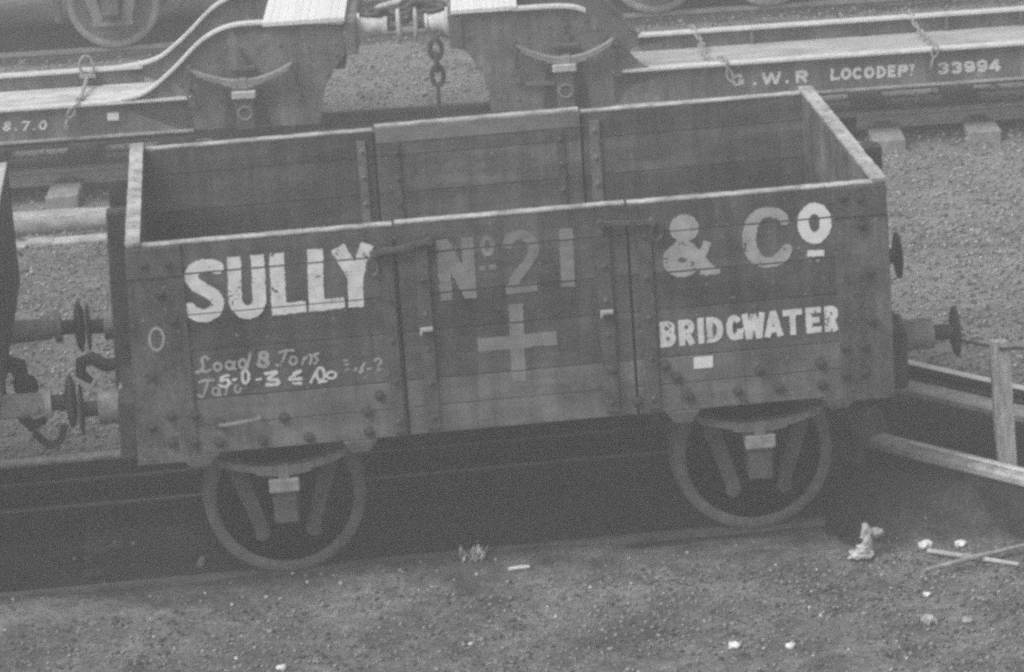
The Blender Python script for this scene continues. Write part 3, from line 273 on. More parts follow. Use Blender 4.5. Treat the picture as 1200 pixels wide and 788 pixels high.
    'TARE': [[(0.3199, 1.1883, 0.0149), (0.3233, 1.1855, 0.0149), (0.3282, 1.1811, 0.0149), (0.3338, 1.1767, 0.0149), (0.3397, 1.174, 0.0149), (0.3451, 1.1748, 0.0149), (0.3503, 1.18, 0.0149), (0.3557, 1.1884, 0.0149), (0.361, 1.1986, 0.0149), (0.3659, 1.2093, 0.0149), (0.3703, 1.2189, 0.0149), (0.3741, 1.2283, 0.0149), (0.3775, 1.2382, 0.0149), (0.3805, 1.2478, 0.0149), (0.3829, 1.256, 0.0149), (0.3847, 1.2618, 0.0149)], [(0.3315, 1.258, 0.0149), (0.3373, 1.2591, 0.0149), (0.3454, 1.2608, 0.0149), (0.3549, 1.2627, 0.0149), (0.3649, 1.2642, 0.0149), (0.3744, 1.265, 0.0149), (0.3843, 1.2648, 0.0149), (0.3952, 1.2638, 0.0149), (0.4059, 1.2626, 0.0149), (0.4151, 1.2613, 0.0149), (0.4216, 1.2606, 0.0149)], [(0.438, 1.1959, 0.0135), (0.4371, 1.1911, 0.0135), (0.4355, 1.1866, 0.0135), (0.4331, 1.1826, 0.0135), (0.4301, 1.1794, 0.0135), (0.4267, 1.177, 0.0135), (0.423, 1.1758, 0.0135), (0.4192, 1.1756, 0.0135), (0.4156, 1.1765, 0.0135), (0.4121, 1.1784, 0.0135), (0.4092, 1.1813, 0.0135), (0.4069, 1.1851, 0.0135), (0.4052, 1.1894, 0.0135), (0.4044, 1.1942, 0.0135), (0.4044, 1.1991, 0.0135), (0.4053, 1.204, 0.0135), (0.4069, 1.2085, 0.0135), (0.4093, 1.2125, 0.0135), (0.4123, 1.2157, 0.0135), (0.4157, 1.218, 0.0135), (0.4194, 1.2193, 0.0135), (0.4232, 1.2195, 0.0135), (0.4269, 1.2186, 0.0135), (0.4303, 1.2166, 0.0135), (0.4332, 1.2137, 0.0135), (0.4356, 1.21, 0.0135), (0.4372, 1.2056, 0.0135), (0.438, 1.2009, 0.0135), (0.438, 1.1959, 0.0135)], [(0.4463, 1.2173, 0.0135), (0.4381, 1.1738, 0.0135), (0.4531, 1.1757, 0.0135)], [(0.4714, 1.1673, 0.0135), (0.4742, 1.1763, 0.0135), (0.4782, 1.1896, 0.0135), (0.4829, 1.2043, 0.0135), (0.4878, 1.2178, 0.0135), (0.4926, 1.2273, 0.0135), (0.4978, 1.2322, 0.0135), (0.5035, 1.2341, 0.0135), (0.5092, 1.2343, 0.0135), (0.5141, 1.2338, 0.0135), (0.5175, 1.2338, 0.0135)], [(0.5586, 1.2058, 0.0135), (0.559, 1.2023, 0.0135), (0.5589, 1.1987, 0.0135), (0.5583, 1.1952, 0.0135), (0.5572, 1.1918, 0.0135), (0.5556, 1.1888, 0.0135), (0.5537, 1.1861, 0.0135), (0.5514, 1.1838, 0.0135), (0.5488, 1.1822, 0.0135), (0.5461, 1.1811, 0.0135), (0.5432, 1.1806, 0.0135), (0.5404, 1.1808, 0.0135), (0.5376, 1.1816, 0.0135), (0.535, 1.1831, 0.0135), (0.5327, 1.1851, 0.0135), (0.5307, 1.1876, 0.0135), (0.5292, 1.1905, 0.0135), (0.5281, 1.1938, 0.0135), (0.5274, 1.1972, 0.0135), (0.5273, 1.2008, 0.0135), (0.5278, 1.2044, 0.0135), (0.5287, 1.2078, 0.0135), (0.5301, 1.211, 0.0135), (0.5319, 1.2138, 0.0135), (0.5341, 1.2162, 0.0135), (0.5365, 1.2181, 0.0135), (0.5392, 1.2194, 0.0135), (0.542, 1.2201, 0.0135), (0.5449, 1.2202, 0.0135)]],
    'FIGURES': [[(0.5046, 1.2793, 0.0162), (0.4988, 1.2795, 0.0162), (0.4903, 1.2801, 0.0162), (0.4808, 1.2805, 0.0162), (0.472, 1.2802, 0.0162), (0.4655, 1.2785, 0.0162), (0.4611, 1.2749, 0.0162), (0.4579, 1.2695, 0.0162), (0.4559, 1.2636, 0.0162), (0.4556, 1.2584, 0.0162), (0.457, 1.255, 0.0162), (0.4614, 1.2544, 0.0162), (0.4684, 1.2557, 0.0162), (0.4767, 1.2577, 0.0162), (0.4844, 1.2591, 0.0162), (0.4901, 1.2585, 0.0162), (0.4939, 1.2556, 0.0162), (0.4969, 1.251, 0.0162), (0.4988, 1.2457, 0.0162), (0.4995, 1.2403, 0.0162), (0.4987, 1.2356, 0.0162), (0.4959, 1.2313, 0.0162), (0.4915, 1.2267, 0.0162), (0.4859, 1.2225, 0.0162), (0.4798, 1.2194, 0.0162), (0.4738, 1.218, 0.0162), (0.4673, 1.2191, 0.0162), (0.4598, 1.2221, 0.0162), (0.4523, 1.226, 0.0162), (0.4458, 1.2297, 0.0162), (0.4412, 1.2322, 0.0162)], [(0.5172, 1.2538, 0.013), (0.545, 1.2578, 0.013)], [(0.609, 1.2629, 0.0152), (0.6078, 1.2546, 0.0152), (0.6058, 1.2468, 0.0152), (0.603, 1.24, 0.0152), (0.5997, 1.2343, 0.0152), (0.5959, 1.2302, 0.0152), (0.5919, 1.2278, 0.0152), (0.5879, 1.2272, 0.0152), (0.584, 1.2285, 0.0152), (0.5804, 1.2317, 0.0152), (0.5775, 1.2364, 0.0152), (0.5751, 1.2426, 0.0152), (0.5736, 1.2499, 0.0152), (0.573, 1.2579, 0.0152), (0.5733, 1.2662, 0.0152), (0.5745, 1.2745, 0.0152), (0.5765, 1.2822, 0.0152), (0.5792, 1.2891, 0.0152), (0.5826, 1.2947, 0.0152), (0.5863, 1.2988, 0.0152), (0.5903, 1.3012, 0.0152), (0.5944, 1.3018, 0.0152), (0.5983, 1.3005, 0.0152), (0.6018, 1.2974, 0.0152), (0.6048, 1.2926, 0.0152), (0.6071, 1.2865, 0.0152), (0.6086, 1.2792, 0.0152), (0.6092, 1.2712, 0.0152), (0.609, 1.2629, 0.0152)], [(0.6452, 1.2418, 0.013), (0.6794, 1.2452, 0.013)], [(0.6945, 1.2725, 0.0184), (0.7054, 1.2735, 0.0184), (0.7218, 1.2751, 0.0184), (0.7395, 1.2765, 0.0184), (0.7541, 1.2768, 0.0184), (0.7614, 1.2751, 0.0184), (0.7581, 1.2704, 0.0184), (0.747, 1.2633, 0.0184), (0.7331, 1.2552, 0.0184), (0.7212, 1.2476, 0.0184), (0.7162, 1.2417, 0.0184), (0.7204, 1.2383, 0.0184), (0.7305, 1.2364, 0.0184), (0.7432, 1.235, 0.0184), (0.7551, 1.2334, 0.0184), (0.7629, 1.2307, 0.0184), (0.767, 1.2262, 0.0184), (0.7695, 1.2206, 0.0184), (0.7699, 1.2147, 0.0184), (0.7679, 1.2096, 0.0184), (0.763, 1.2063, 0.0184), (0.753, 1.2054, 0.0184), (0.7384, 1.2061, 0.0184), (0.7222, 1.2076, 0.0184), (0.7075, 1.2093, 0.0184), (0.6976, 1.2103, 0.0184)], [(0.852, 1.2567, 0.0173), (0.8593, 1.2596, 0.0173), (0.8706, 1.2642, 0.0173), (0.8824, 1.2689, 0.0173), (0.8912, 1.2719, 0.0173), (0.8936, 1.2716, 0.0173), (0.8857, 1.2664, 0.0173), (0.87, 1.2576, 0.0173), (0.852, 1.2472, 0.0173), (0.8374, 1.2376, 0.0173), (0.8318, 1.2309, 0.0173), (0.8386, 1.2276, 0.0173), (0.854, 1.2263, 0.0173), (0.873, 1.2262, 0.0173), (0.8908, 1.2265, 0.0173), (0.9025, 1.2265, 0.0173)], [(0.8456, 1.2052, 0.0152), (0.898, 1.1981, 0.0152)], [(0.9425, 1.1961, 0.0152), (0.9839, 1.2609, 0.0152)], [(1.0247, 1.2405, 0.0152), (1.0235, 1.2322, 0.0152), (1.0212, 1.2244, 0.0152), (1.0182, 1.2176, 0.0152), (1.0143, 1.212, 0.0152), (1.01, 1.2079, 0.0152), (1.0053, 1.2056, 0.0152), (1.0005, 1.2051, 0.0152), (0.9959, 1.2064, 0.0152), (0.9917, 1.2096, 0.0152), (0.9881, 1.2145, 0.0152), (0.9852, 1.2207, 0.0152), (0.9833, 1.228, 0.0152), (0.9824, 1.2361, 0.0152), (0.9825, 1.2444, 0.0152), (0.9837, 1.2527, 0.0152), (0.9859, 1.2604, 0.0152), (0.989, 1.2673, 0.0152), (0.9929, 1.2729, 0.0152), (0.9972, 1.2769, 0.0152), (1.0019, 1.2793, 0.0152), (1.0067, 1.2798, 0.0152), (1.0113, 1.2784, 0.0152), (1.0155, 1.2752, 0.0152), (1.0191, 1.2704, 0.0152), (1.022, 1.2642, 0.0152), (1.0239, 1.2569, 0.0152), (1.0248, 1.2488, 0.0152), (1.0247, 1.2405, 0.0152)], [(1.0874, 1.229, 0.0152), (1.0865, 1.2249, 0.0152), (1.0843, 1.2212, 0.0152), (1.081, 1.2179, 0.0152), (1.0767, 1.2153, 0.0152), (1.0718, 1.2135, 0.0152), (1.0663, 1.2127, 0.0152), (1.0606, 1.2127, 0.0152), (1.055, 1.2137, 0.0152), (1.0498, 1.2156, 0.0152), (1.0452, 1.2183, 0.0152), (1.0414, 1.2216, 0.0152), (1.0387, 1.2254, 0.0152), (1.0371, 1.2296, 0.0152), (1.0369, 1.2338, 0.0152), (1.0378, 1.2379, 0.0152), (1.04, 1.2417, 0.0152), (1.0433, 1.2449, 0.0152), (1.0476, 1.2475, 0.0152), (1.0525, 1.2493, 0.0152), (1.058, 1.2502, 0.0152), (1.0637, 1.2501, 0.0152), (1.0692, 1.2491, 0.0152), (1.0745, 1.2472, 0.0152), (1.0791, 1.2445, 0.0152), (1.0829, 1.2412, 0.0152), (1.0856, 1.2374, 0.0152), (1.0871, 1.2333, 0.0152), (1.0874, 1.229, 0.0152)], [(0.985, 1.1965, 0.013), (1.0384, 1.2004, 0.013)]],
    'FIG2': [[(1.1361, 1.3064, 0.0122), (1.1618, 1.3084, 0.0122)], [(1.1365, 1.2842, 0.0122), (1.162, 1.2852, 0.0122)], [(1.1403, 1.2529, 0.0122), (1.1617, 1.2542, 0.0122)], [(1.2027, 1.2625, 0.0135), (1.1925, 1.2413, 0.0135)], [(1.2514, 1.2868, 0.0176), (1.2189, 1.2256, 0.0176)], [(1.2138, 1.2283, 0.0135), (1.2435, 1.241, 0.0135)], [(1.2588, 1.2462, 0.0122), (1.2887, 1.2478, 0.0122)], [(1.3027, 1.2908, 0.0135), (1.3069, 1.2926, 0.0135), (1.3129, 1.2955, 0.0135), (1.3198, 1.2984, 0.0135), (1.3262, 1.3004, 0.0135), (1.3311, 1.3003, 0.0135), (1.3347, 1.298, 0.0135), (1.3378, 1.2939, 0.0135), (1.34, 1.2888, 0.0135), (1.3408, 1.2831, 0.0135), (1.3399, 1.2774, 0.0135), (1.3358, 1.2712, 0.0135), (1.3287, 1.2643, 0.0135), (1.3209, 1.2572, 0.0135), (1.3146, 1.2507, 0.0135), (1.3119, 1.2457, 0.0135), (1.3142, 1.2422, 0.0135), (1.32, 1.2399, 0.0135), (1.3274, 1.2384, 0.0135), (1.3343, 1.2374, 0.0135), (1.3389, 1.2365, 0.0135)]],
    'CHALK': [[(0.1654, 1.5233, 0.0135), (0.1632, 1.5094, 0.0135), (0.159, 1.4965, 0.0135), (0.1533, 1.485, 0.0135), (0.1462, 1.4757, 0.0135), (0.1381, 1.4689, 0.0135), (0.1295, 1.465, 0.0135), (0.1206, 1.4642, 0.0135), (0.1121, 1.4666, 0.0135), (0.1043, 1.472, 0.0135), (0.0977, 1.4802, 0.0135), (0.0924, 1.4907, 0.0135), (0.0889, 1.503, 0.0135), (0.0873, 1.5165, 0.0135), (0.0877, 1.5305, 0.0135), (0.0899, 1.5443, 0.0135), (0.0941, 1.5573, 0.0135), (0.0998, 1.5687, 0.0135), (0.1069, 1.578, 0.0135), (0.115, 1.5848, 0.0135), (0.1236, 1.5886, 0.0135), (0.1324, 1.5894, 0.0135), (0.1409, 1.587, 0.0135), (0.1487, 1.5816, 0.0135), (0.1554, 1.5735, 0.0135), (0.1606, 1.563, 0.0135), (0.1641, 1.5508, 0.0135), (0.1658, 1.5373, 0.0135), (0.1654, 1.5233, 0.0135)]],
    'GWR': [[(4.8691, 0.4554, 0.0253), (4.8636, 0.4608, 0.0253), (4.8569, 0.4651, 0.0253), (4.8495, 0.4679, 0.0253), (4.8415, 0.4692, 0.0253), (4.8334, 0.469, 0.0253), (4.8254, 0.4672, 0.0253), (4.818, 0.4639, 0.0253), (4.8113, 0.4593, 0.0253), (4.8057, 0.4535, 0.0253), (4.8014, 0.4467, 0.0253), (4.7986, 0.4394, 0.0253), (4.7973, 0.4317, 0.0253), (4.7978, 0.424, 0.0253), (4.7999, 0.4166, 0.0253), (4.8035, 0.4098, 0.0253), (4.8085, 0.4038, 0.0253), (4.8147, 0.399, 0.0253), (4.8218, 0.3956, 0.0253), (4.8296, 0.3936, 0.0253), (4.8377, 0.3932, 0.0253), (4.8458, 0.3943, 0.0253), (4.8535, 0.397, 0.0253), (4.8606, 0.4011, 0.0253), (4.8667, 0.4064, 0.0253)], [(4.8433, 0.4261, 0.0253), (4.8895, 0.4255, 0.0253)], [(4.8772, 0.4308, 0.0253), (4.8753, 0.3922, 0.0253)], [(4.9678, 0.3916, 0.0253), (4.9927, 0.3913, 0.0253)], [(5.0507, 0.4796, 0.0253), (5.0802, 0.3776, 0.0253)], [(5.0802, 0.3776, 0.0253), (5.1216, 0.4737, 0.0253)], [(5.1216, 0.4737, 0.0253), (5.1538, 0.3767, 0.0253)], [(5.1538, 0.3767, 0.0253), (5.193, 0.4779, 0.0253)], [(5.2375, 0.3885, 0.0253), (5.2625, 0.3882, 0.0253)], [(5.3343, 0.3746, 0.0253), (5.339, 0.4762, 0.0253)], [(5.3384, 0.4635, 0.0253), (5.3945, 0.4629, 0.0253), (5.3945, 0.4629, 0.0253), (5.3987, 0.4623, 0.0253), (5.4026, 0.4609, 0.0253), (5.406, 0.4586, 0.0253), (5.4088, 0.4555, 0.0253), (5.4109, 0.4519, 0.0253), (5.4121, 0.4479, 0.0253), (5.4124, 0.4436, 0.0253), (5.4117, 0.4394, 0.0253), (5.4102, 0.4354, 0.0253), (5.4078, 0.4318, 0.0253), (5.4047, 0.4288, 0.0253), (5.401, 0.4266, 0.0253), (5.397, 0.4252, 0.0253), (5.3928, 0.4248, 0.0253), (5.3366, 0.4254, 0.0253)], [(5.3716, 0.425, 0.0253), (5.4092, 0.3737, 0.0253)], [(5.624, 0.3712, 0.0253), (5.6284, 0.4728, 0.0253)], [(5.6246, 0.384, 0.0253), (5.6895, 0.3832, 0.0253)], [(5.776, 0.4203, 0.0253), (5.7753, 0.4302, 0.0253), (5.7725, 0.4394, 0.0253), (5.7677, 0.4474, 0.0253), (5.7612, 0.4535, 0.0253), (5.7535, 0.4574, 0.0253), (5.7452, 0.4588, 0.0253), (5.7367, 0.4576, 0.0253), (5.7287, 0.4539, 0.0253), (5.7218, 0.4479, 0.0253), (5.7163, 0.4401, 0.0253), (5.7126, 0.4309, 0.0253), (5.7111, 0.4211, 0.0253), (5.7118, 0.4112, 0.0253), (5.7147, 0.402, 0.0253), (5.7195, 0.394, 0.0253), (5.726, 0.3879, 0.0253), (5.7336, 0.384, 0.0253), (5.742, 0.3826, 0.0253), (5.7504, 0.3838, 0.0253), (5.7584, 0.3875, 0.0253), (5.7654, 0.3935, 0.0253), (5.7709, 0.4013, 0.0253), (5.7745, 0.4105, 0.0253), (5.776, 0.4203, 0.0253)], [(5.8649, 0.4438, 0.0253), (5.8608, 0.4492, 0.0253), (5.8558, 0.4535, 0.0253), (5.8502, 0.4563, 0.0253), (5.8443, 0.4576, 0.0253), (5.8382, 0.4573, 0.0253), (5.8322, 0.4555, 0.0253), (5.8266, 0.4522, 0.0253), (5.8215, 0.4475, 0.0253), (5.8173, 0.4417, 0.0253), (5.8141, 0.435, 0.0253), (5.8119, 0.4276, 0.0253), (5.811, 0.4199, 0.0253), (5.8113, 0.4122, 0.0253), (5.8128, 0.4048, 0.0253), (5.8155, 0.398, 0.0253), (5.8192, 0.3921, 0.0253), (5.8239, 0.3873, 0.0253), (5.8292, 0.3839, 0.0253), (5.8351, 0.3819, 0.0253), (5.8411, 0.3815, 0.0253), (5.8472, 0.3827, 0.0253), (5.853, 0.3854, 0.0253), (5.8583, 0.3895, 0.0253), (5.8629, 0.3948, 0.0253)], [(5.9708, 0.4181, 0.0253), (5.9701, 0.4279, 0.0253), (5.9672, 0.4372, 0.0253), (5.9623, 0.4451, 0.0253), (5.9559, 0.4512, 0.0253), (5.9482, 0.4551, 0.0253), (5.9398, 0.4565, 0.0253), (5.9314, 0.4553, 0.0253), (5.9234, 0.4516, 0.0253), (5.9165, 0.4456, 0.0253), (5.911, 0.4378, 0.0253), (5.9074, 0.4287, 0.0253), (5.9059, 0.4188, 0.0253), (5.9066, 0.4089, 0.0253), (5.9094, 0.3997, 0.0253), (5.9143, 0.3918, 0.0253), (5.9208, 0.3856, 0.0253), (5.9284, 0.3817, 0.0253), (5.9368, 0.3803, 0.0253), (5.9452, 0.3815, 0.0253), (5.9532, 0.3853, 0.0253), (5.9602, 0.3912, 0.0253), (5.9657, 0.3991, 0.0253), (5.9693, 0.4082, 0.0253), (5.9708, 0.4181, 0.0253)], [(6.0087, 0.3668, 0.0253), (6.0127, 0.4684, 0.0253)], [(6.0122, 0.4557, 0.0253), (6.0297, 0.4555, 0.0253), (6.0297, 0.4555, 0.0253), (6.0339, 0.4552, 0.0253), (6.038, 0.4544, 0.0253), (6.042, 0.4532, 0.0253), (6.0458, 0.4515, 0.0253), (6.0494, 0.4494, 0.0253), (6.0527, 0.4469, 0.0253), (6.0557, 0.444, 0.0253), (6.0584, 0.4408, 0.0253), (6.0607, 0.4373, 0.0253), (6.0626, 0.4335, 0.0253), (6.064, 0.4296, 0.0253), (6.065, 0.4255, 0.0253), (6.0656, 0.4212, 0.0253), (6.0656, 0.417, 0.0253), (6.0656, 0.417, 0.0253), (6.0652, 0.4127, 0.0253), (6.0644, 0.4085, 0.0253), (6.063, 0.4044, 0.0253), (6.0613, 0.4005, 0.0253), (6.0591, 0.3968, 0.0253), (6.0565, 0.3933, 0.0253), (6.0536, 0.3901, 0.0253), (6.0504, 0.3873, 0.0253), (6.0468, 0.3849, 0.0253), (6.0431, 0.3829, 0.0253), (6.0391, 0.3813, 0.0253), (6.0351, 0.3801, 0.0253), (6.0309, 0.3795, 0.0253), (6.0267, 0.3793, 0.0253), (6.0092, 0.3795, 0.0253)], [(6.1036, 0.3657, 0.0253), (6.1075, 0.4673, 0.0253)], [(6.1071, 0.4546, 0.0253), (6.1595, 0.454, 0.0253)], [(6.1056, 0.4165, 0.0253), (6.1505, 0.416, 0.0253)], [(6.1041, 0.3784, 0.0253), (6.1565, 0.3778, 0.0253)], [(6.1885, 0.3647, 0.0253), (6.1924, 0.4663, 0.0253)], [(6.1919, 0.4536, 0.0253), (6.2331, 0.4531, 0.0253), (6.2331, 0.4531, 0.0253), (6.2372, 0.4526, 0.0253), (6.2411, 0.4511, 0.0253), (6.2446, 0.4488, 0.0253), (6.2475, 0.4458, 0.0253), (6.2495, 0.4422, 0.0253), (6.2508, 0.4381, 0.0253), (6.2511, 0.4339, 0.0253), (6.2505, 0.4296, 0.0253), (6.2489, 0.4256, 0.0253), (6.2466, 0.422, 0.0253), (6.2435, 0.4191, 0.0253), (6.2398, 0.4168, 0.0253), (6.2358, 0.4155, 0.0253), (6.2317, 0.415, 0.0253), (6.1905, 0.4155, 0.0253)], [(6.523, 0.4372, 0.0253), (6.5284, 0.4423, 0.0253), (6.5365, 0.4463, 0.0253), (6.5464, 0.4487, 0.0253), (6.5571, 0.4494, 0.0253), (6.5678, 0.4482, 0.0253), (6.5772, 0.4453, 0.0253), (6.5846, 0.4409, 0.0253), (6.5892, 0.4356, 0.0253), (6.5905, 0.4297, 0.0253), (6.5885, 0.4239, 0.0253), (6.5833, 0.4187, 0.0253), (6.5755, 0.4146, 0.0253), (6.5657, 0.4121, 0.0253), (6.5549, 0.4113, 0.0253)], [(6.5549, 0.4113, 0.0253), (6.5656, 0.4102, 0.0253), (6.5752, 0.4075, 0.0253), (6.5828, 0.4032, 0.0253), (6.5876, 0.3979, 0.0253), (6.5892, 0.3921, 0.0253), (6.5875, 0.3862, 0.0253), (6.5825, 0.381, 0.0253), (6.5749, 0.3768, 0.0253), (6.5652, 0.3741, 0.0253), (6.5545, 0.3732, 0.0253), (6.5438, 0.3741, 0.0253), (6.534, 0.3767, 0.0253), (6.5263, 0.3809, 0.0253), (6.5212, 0.3861, 0.0253)], [(6.6352, 0.4359, 0.0253), (6.6405, 0.441, 0.0253), (6.6482, 0.445, 0.0253), (6.6578, 0.4474, 0.0253), (6.6682, 0.4481, 0.0253), (6.6784, 0.4469, 0.0253), (6.6875, 0.444, 0.0253), (6.6947, 0.4396, 0.0253), (6.6991, 0.4343, 0.0253), (6.7004, 0.4284, 0.0253), (6.6984, 0.4226, 0.0253), (6.6934, 0.4174, 0.0253), (6.6858, 0.4133, 0.0253), (6.6764, 0.4108, 0.0253), (6.666, 0.41, 0.0253)], [(6.666, 0.41, 0.0253), (6.6763, 0.409, 0.0253), (6.6856, 0.4062, 0.0253), (6.6929, 0.4019, 0.0253), (6.6976, 0.3966, 0.0253), (6.6991, 0.3908, 0.0253), (6.6974, 0.3849, 0.0253), (6.6926, 0.3797, 0.0253), (6.6852, 0.3755, 0.0253), (6.6759, 0.3728, 0.0253), (6.6656, 0.3719, 0.0253), (6.6552, 0.3728, 0.0253), (6.6459, 0.3754, 0.0253), (6.6384, 0.3795, 0.0253), (6.6335, 0.3848, 0.0253)], [(6.8101, 0.4246, 0.0253), (6.8086, 0.4313, 0.0253), (6.8039, 0.4375, 0.0253), (6.7963, 0.4424, 0.0253), (6.7866, 0.4456, 0.0253), (6.7759, 0.4468, 0.0253), (6.7651, 0.4459, 0.0253), (6.7552, 0.4429, 0.0253), (6.7473, 0.4381, 0.0253), (6.7422, 0.4321, 0.0253), (6.7402, 0.4254, 0.0253), (6.7417, 0.4186, 0.0253), (6.7465, 0.4125, 0.0253), (6.754, 0.4076, 0.0253), (6.7637, 0.4043, 0.0253), (6.7745, 0.4031, 0.0253), (6.7853, 0.4041, 0.0253), (6.7951, 0.4071, 0.0253), (6.803, 0.4118, 0.0253), (6.8082, 0.4178, 0.0253), (6.8101, 0.4246, 0.0253)], [(6.8093, 0.4149, 0.0253), (6.8096, 0.4078, 0.0253), (6.8086, 0.4008, 0.0253), (6.8065, 0.394, 0.0253), (6.8033, 0.3877, 0.0253), (6.7991, 0.3822, 0.0253), (6.794, 0.3775, 0.0253), (6.7883, 0.374, 0.0253), (6.7821, 0.3717, 0.0253), (6.7756, 0.3707, 0.0253), (6.7691, 0.371, 0.0253), (6.7627, 0.3726, 0.0253), (6.7568, 0.3755, 0.0253), (6.7515, 0.3795, 0.0253), (6.7471, 0.3845, 0.0253)], [(6.9149, 0.4234, 0.0253), (6.9135, 0.4301, 0.0253), (6.9089, 0.4363, 0.0253), (6.9016, 0.4412, 0.0253), (6.8923, 0.4444, 0.0253), (6.8819, 0.4456, 0.0253), (6.8715, 0.4446, 0.0253), (6.862, 0.4416, 0.0253), (6.8544, 0.4369, 0.0253), (6.8494, 0.4309, 0.0253), (6.8476, 0.4241, 0.0253), (6.849, 0.4174, 0.0253), (6.8536, 0.4112, 0.0253), (6.8609, 0.4063, 0.0253), (6.8702, 0.4031, 0.0253), (6.8806, 0.4019, 0.0253), (6.891, 0.4029, 0.0253), (6.9005, 0.4058, 0.0253), (6.9081, 0.4106, 0.0253), (6.9131, 0.4166, 0.0253), (6.9149, 0.4234, 0.0253)], [(6.9141, 0.4137, 0.0253), (6.9144, 0.4066, 0.0253), (6.9135, 0.3996, 0.0253), (6.9115, 0.3928, 0.0253), (6.9084, 0.3865, 0.0253), (6.9043, 0.3809, 0.0253), (6.8994, 0.3763, 0.0253), (6.8939, 0.3728, 0.0253), (6.8879, 0.3705, 0.0253), (6.8816, 0.3694, 0.0253), (6.8753, 0.3697, 0.0253), (6.8692, 0.3713, 0.0253), (6.8635, 0.3742, 0.0253), (6.8585, 0.3782, 0.0253), (6.8541, 0.3833, 0.0253)], [(7.004, 0.3552, 0.0253), (7.0072, 0.4568, 0.0253)], [(6.9388, 0.3865, 0.0253), (7.0361, 0.3854, 0.0253)], [(6.945, 0.3864, 0.0253), (7.004, 0.4505, 0.0253)], [(6.2949, 0.4041, 0.0177), (6.2972, 0.4651, 0.0177)], [(6.2694, 0.4565, 0.0177), (6.3243, 0.4559, 0.0177)], [(6.2764, 0.3764, 0.0152), (6.2914, 0.3762, 0.0152)]],
    'DIG': [[(-1.4327, 0.472, 0.0165), (-1.4246, 0.508, 0.0165), (-1.3713, 0.5058, 0.0165)], [(-1.4301, 0.4701, 0.0165), (-1.4235, 0.4749, 0.0165), (-1.4154, 0.4776, 0.0165), (-1.4069, 0.478, 0.0165), (-1.3991, 0.476, 0.0165), (-1.3932, 0.4719, 0.0165), (-1.39, 0.4662, 0.0165), (-1.3899, 0.4597, 0.0165), (-1.3929, 0.4534, 0.0165), (-1.3986, 0.448, 0.0165), (-1.4063, 0.4444, 0.0165), (-1.4147, 0.4431, 0.0165), (-1.4229, 0.4441, 0.0165), (-1.4297, 0.4475, 0.0165), (-1.434, 0.4526, 0.0165)], [(-1.2486, 0.4881, 0.0165), (-1.2487, 0.4921, 0.0165), (-1.2509, 0.4957, 0.0165), (-1.2548, 0.4987, 0.0165), (-1.2602, 0.5008, 0.0165), (-1.2665, 0.5016, 0.0165), (-1.273, 0.5013, 0.0165), (-1.2792, 0.4997, 0.0165), (-1.2844, 0.4971, 0.0165), (-1.2882, 0.4937, 0.0165), (-1.2901, 0.4898, 0.0165), (-1.2899, 0.4858, 0.0165), (-1.2878, 0.4822, 0.0165), (-1.2838, 0.4792, 0.0165), (-1.2784, 0.4772, 0.0165), (-1.2722, 0.4763, 0.0165), (-1.2656, 0.4766, 0.0165), (-1.2594, 0.4782, 0.0165), (-1.2542, 0.4808, 0.0165), (-1.2505, 0.4843, 0.0165), (-1.2486, 0.4881, 0.0165)], [(-1.2536, 0.4494, 0.0165), (-1.2539, 0.4536, 0.0165), (-1.2565, 0.4575, 0.0165), (-1.2612, 0.4607, 0.0165), (-1.2676, 0.4629, 0.0165), (-1.275, 0.4639, 0.0165), (-1.2827, 0.4635, 0.0165), (-1.2899, 0.4618, 0.0165), (-1.296, 0.4591, 0.0165), (-1.3003, 0.4555, 0.0165), (-1.3024, 0.4513, 0.0165), (-1.3022, 0.4471, 0.0165), (-1.2995, 0.4432, 0.0165), (-1.2948, 0.44, 0.0165), (-1.2884, 0.4378, 0.0165), (-1.281, 0.4369, 0.0165), (-1.2734, 0.4372, 0.0165), (-1.2661, 0.4389, 0.0165), (-1.26, 0.4416, 0.0165), (-1.2557, 0.4453, 0.0165), (-1.2536, 0.4494, 0.0165)], [(-1.2122, 0.4349, 0.0165), (-1.1959, 0.4343, 0.0165)], [(-1.149, 0.4969, 0.0165), (-1.0767, 0.4941, 0.0165)], [(-1.0849, 0.4944, 0.0165), (-1.1363, 0.4236, 0.0165)], [(-1.0603, 0.4288, 0.0165), (-1.044, 0.4282, 0.0165)], [(-0.9492, 0.4567, 0.0165), (-0.9482, 0.465, 0.0165), (-0.9489, 0.4728, 0.0165), (-0.9513, 0.4796, 0.0165), (-0.9553, 0.4849, 0.0165), (-0.9604, 0.4883, 0.0165), (-0.9665, 0.4897, 0.0165), (-0.9731, 0.4888, 0.0165), (-0.9797, 0.4859, 0.0165), (-0.9858, 0.481, 0.0165), (-0.9912, 0.4745, 0.0165), (-0.9954, 0.4669, 0.0165), (-0.998, 0.4586, 0.0165), (-0.999, 0.4503, 0.0165), (-0.9983, 0.4425, 0.0165), (-0.9959, 0.4357, 0.0165), (-0.992, 0.4304, 0.0165), (-0.9868, 0.427, 0.0165), (-0.9807, 0.4257, 0.0165), (-0.9742, 0.4265, 0.0165), (-0.9676, 0.4295, 0.0165), (-0.9614, 0.4344, 0.0165), (-0.956, 0.4408, 0.0165), (-0.9519, 0.4484, 0.0165), (-0.9492, 0.4567, 0.0165)]]}
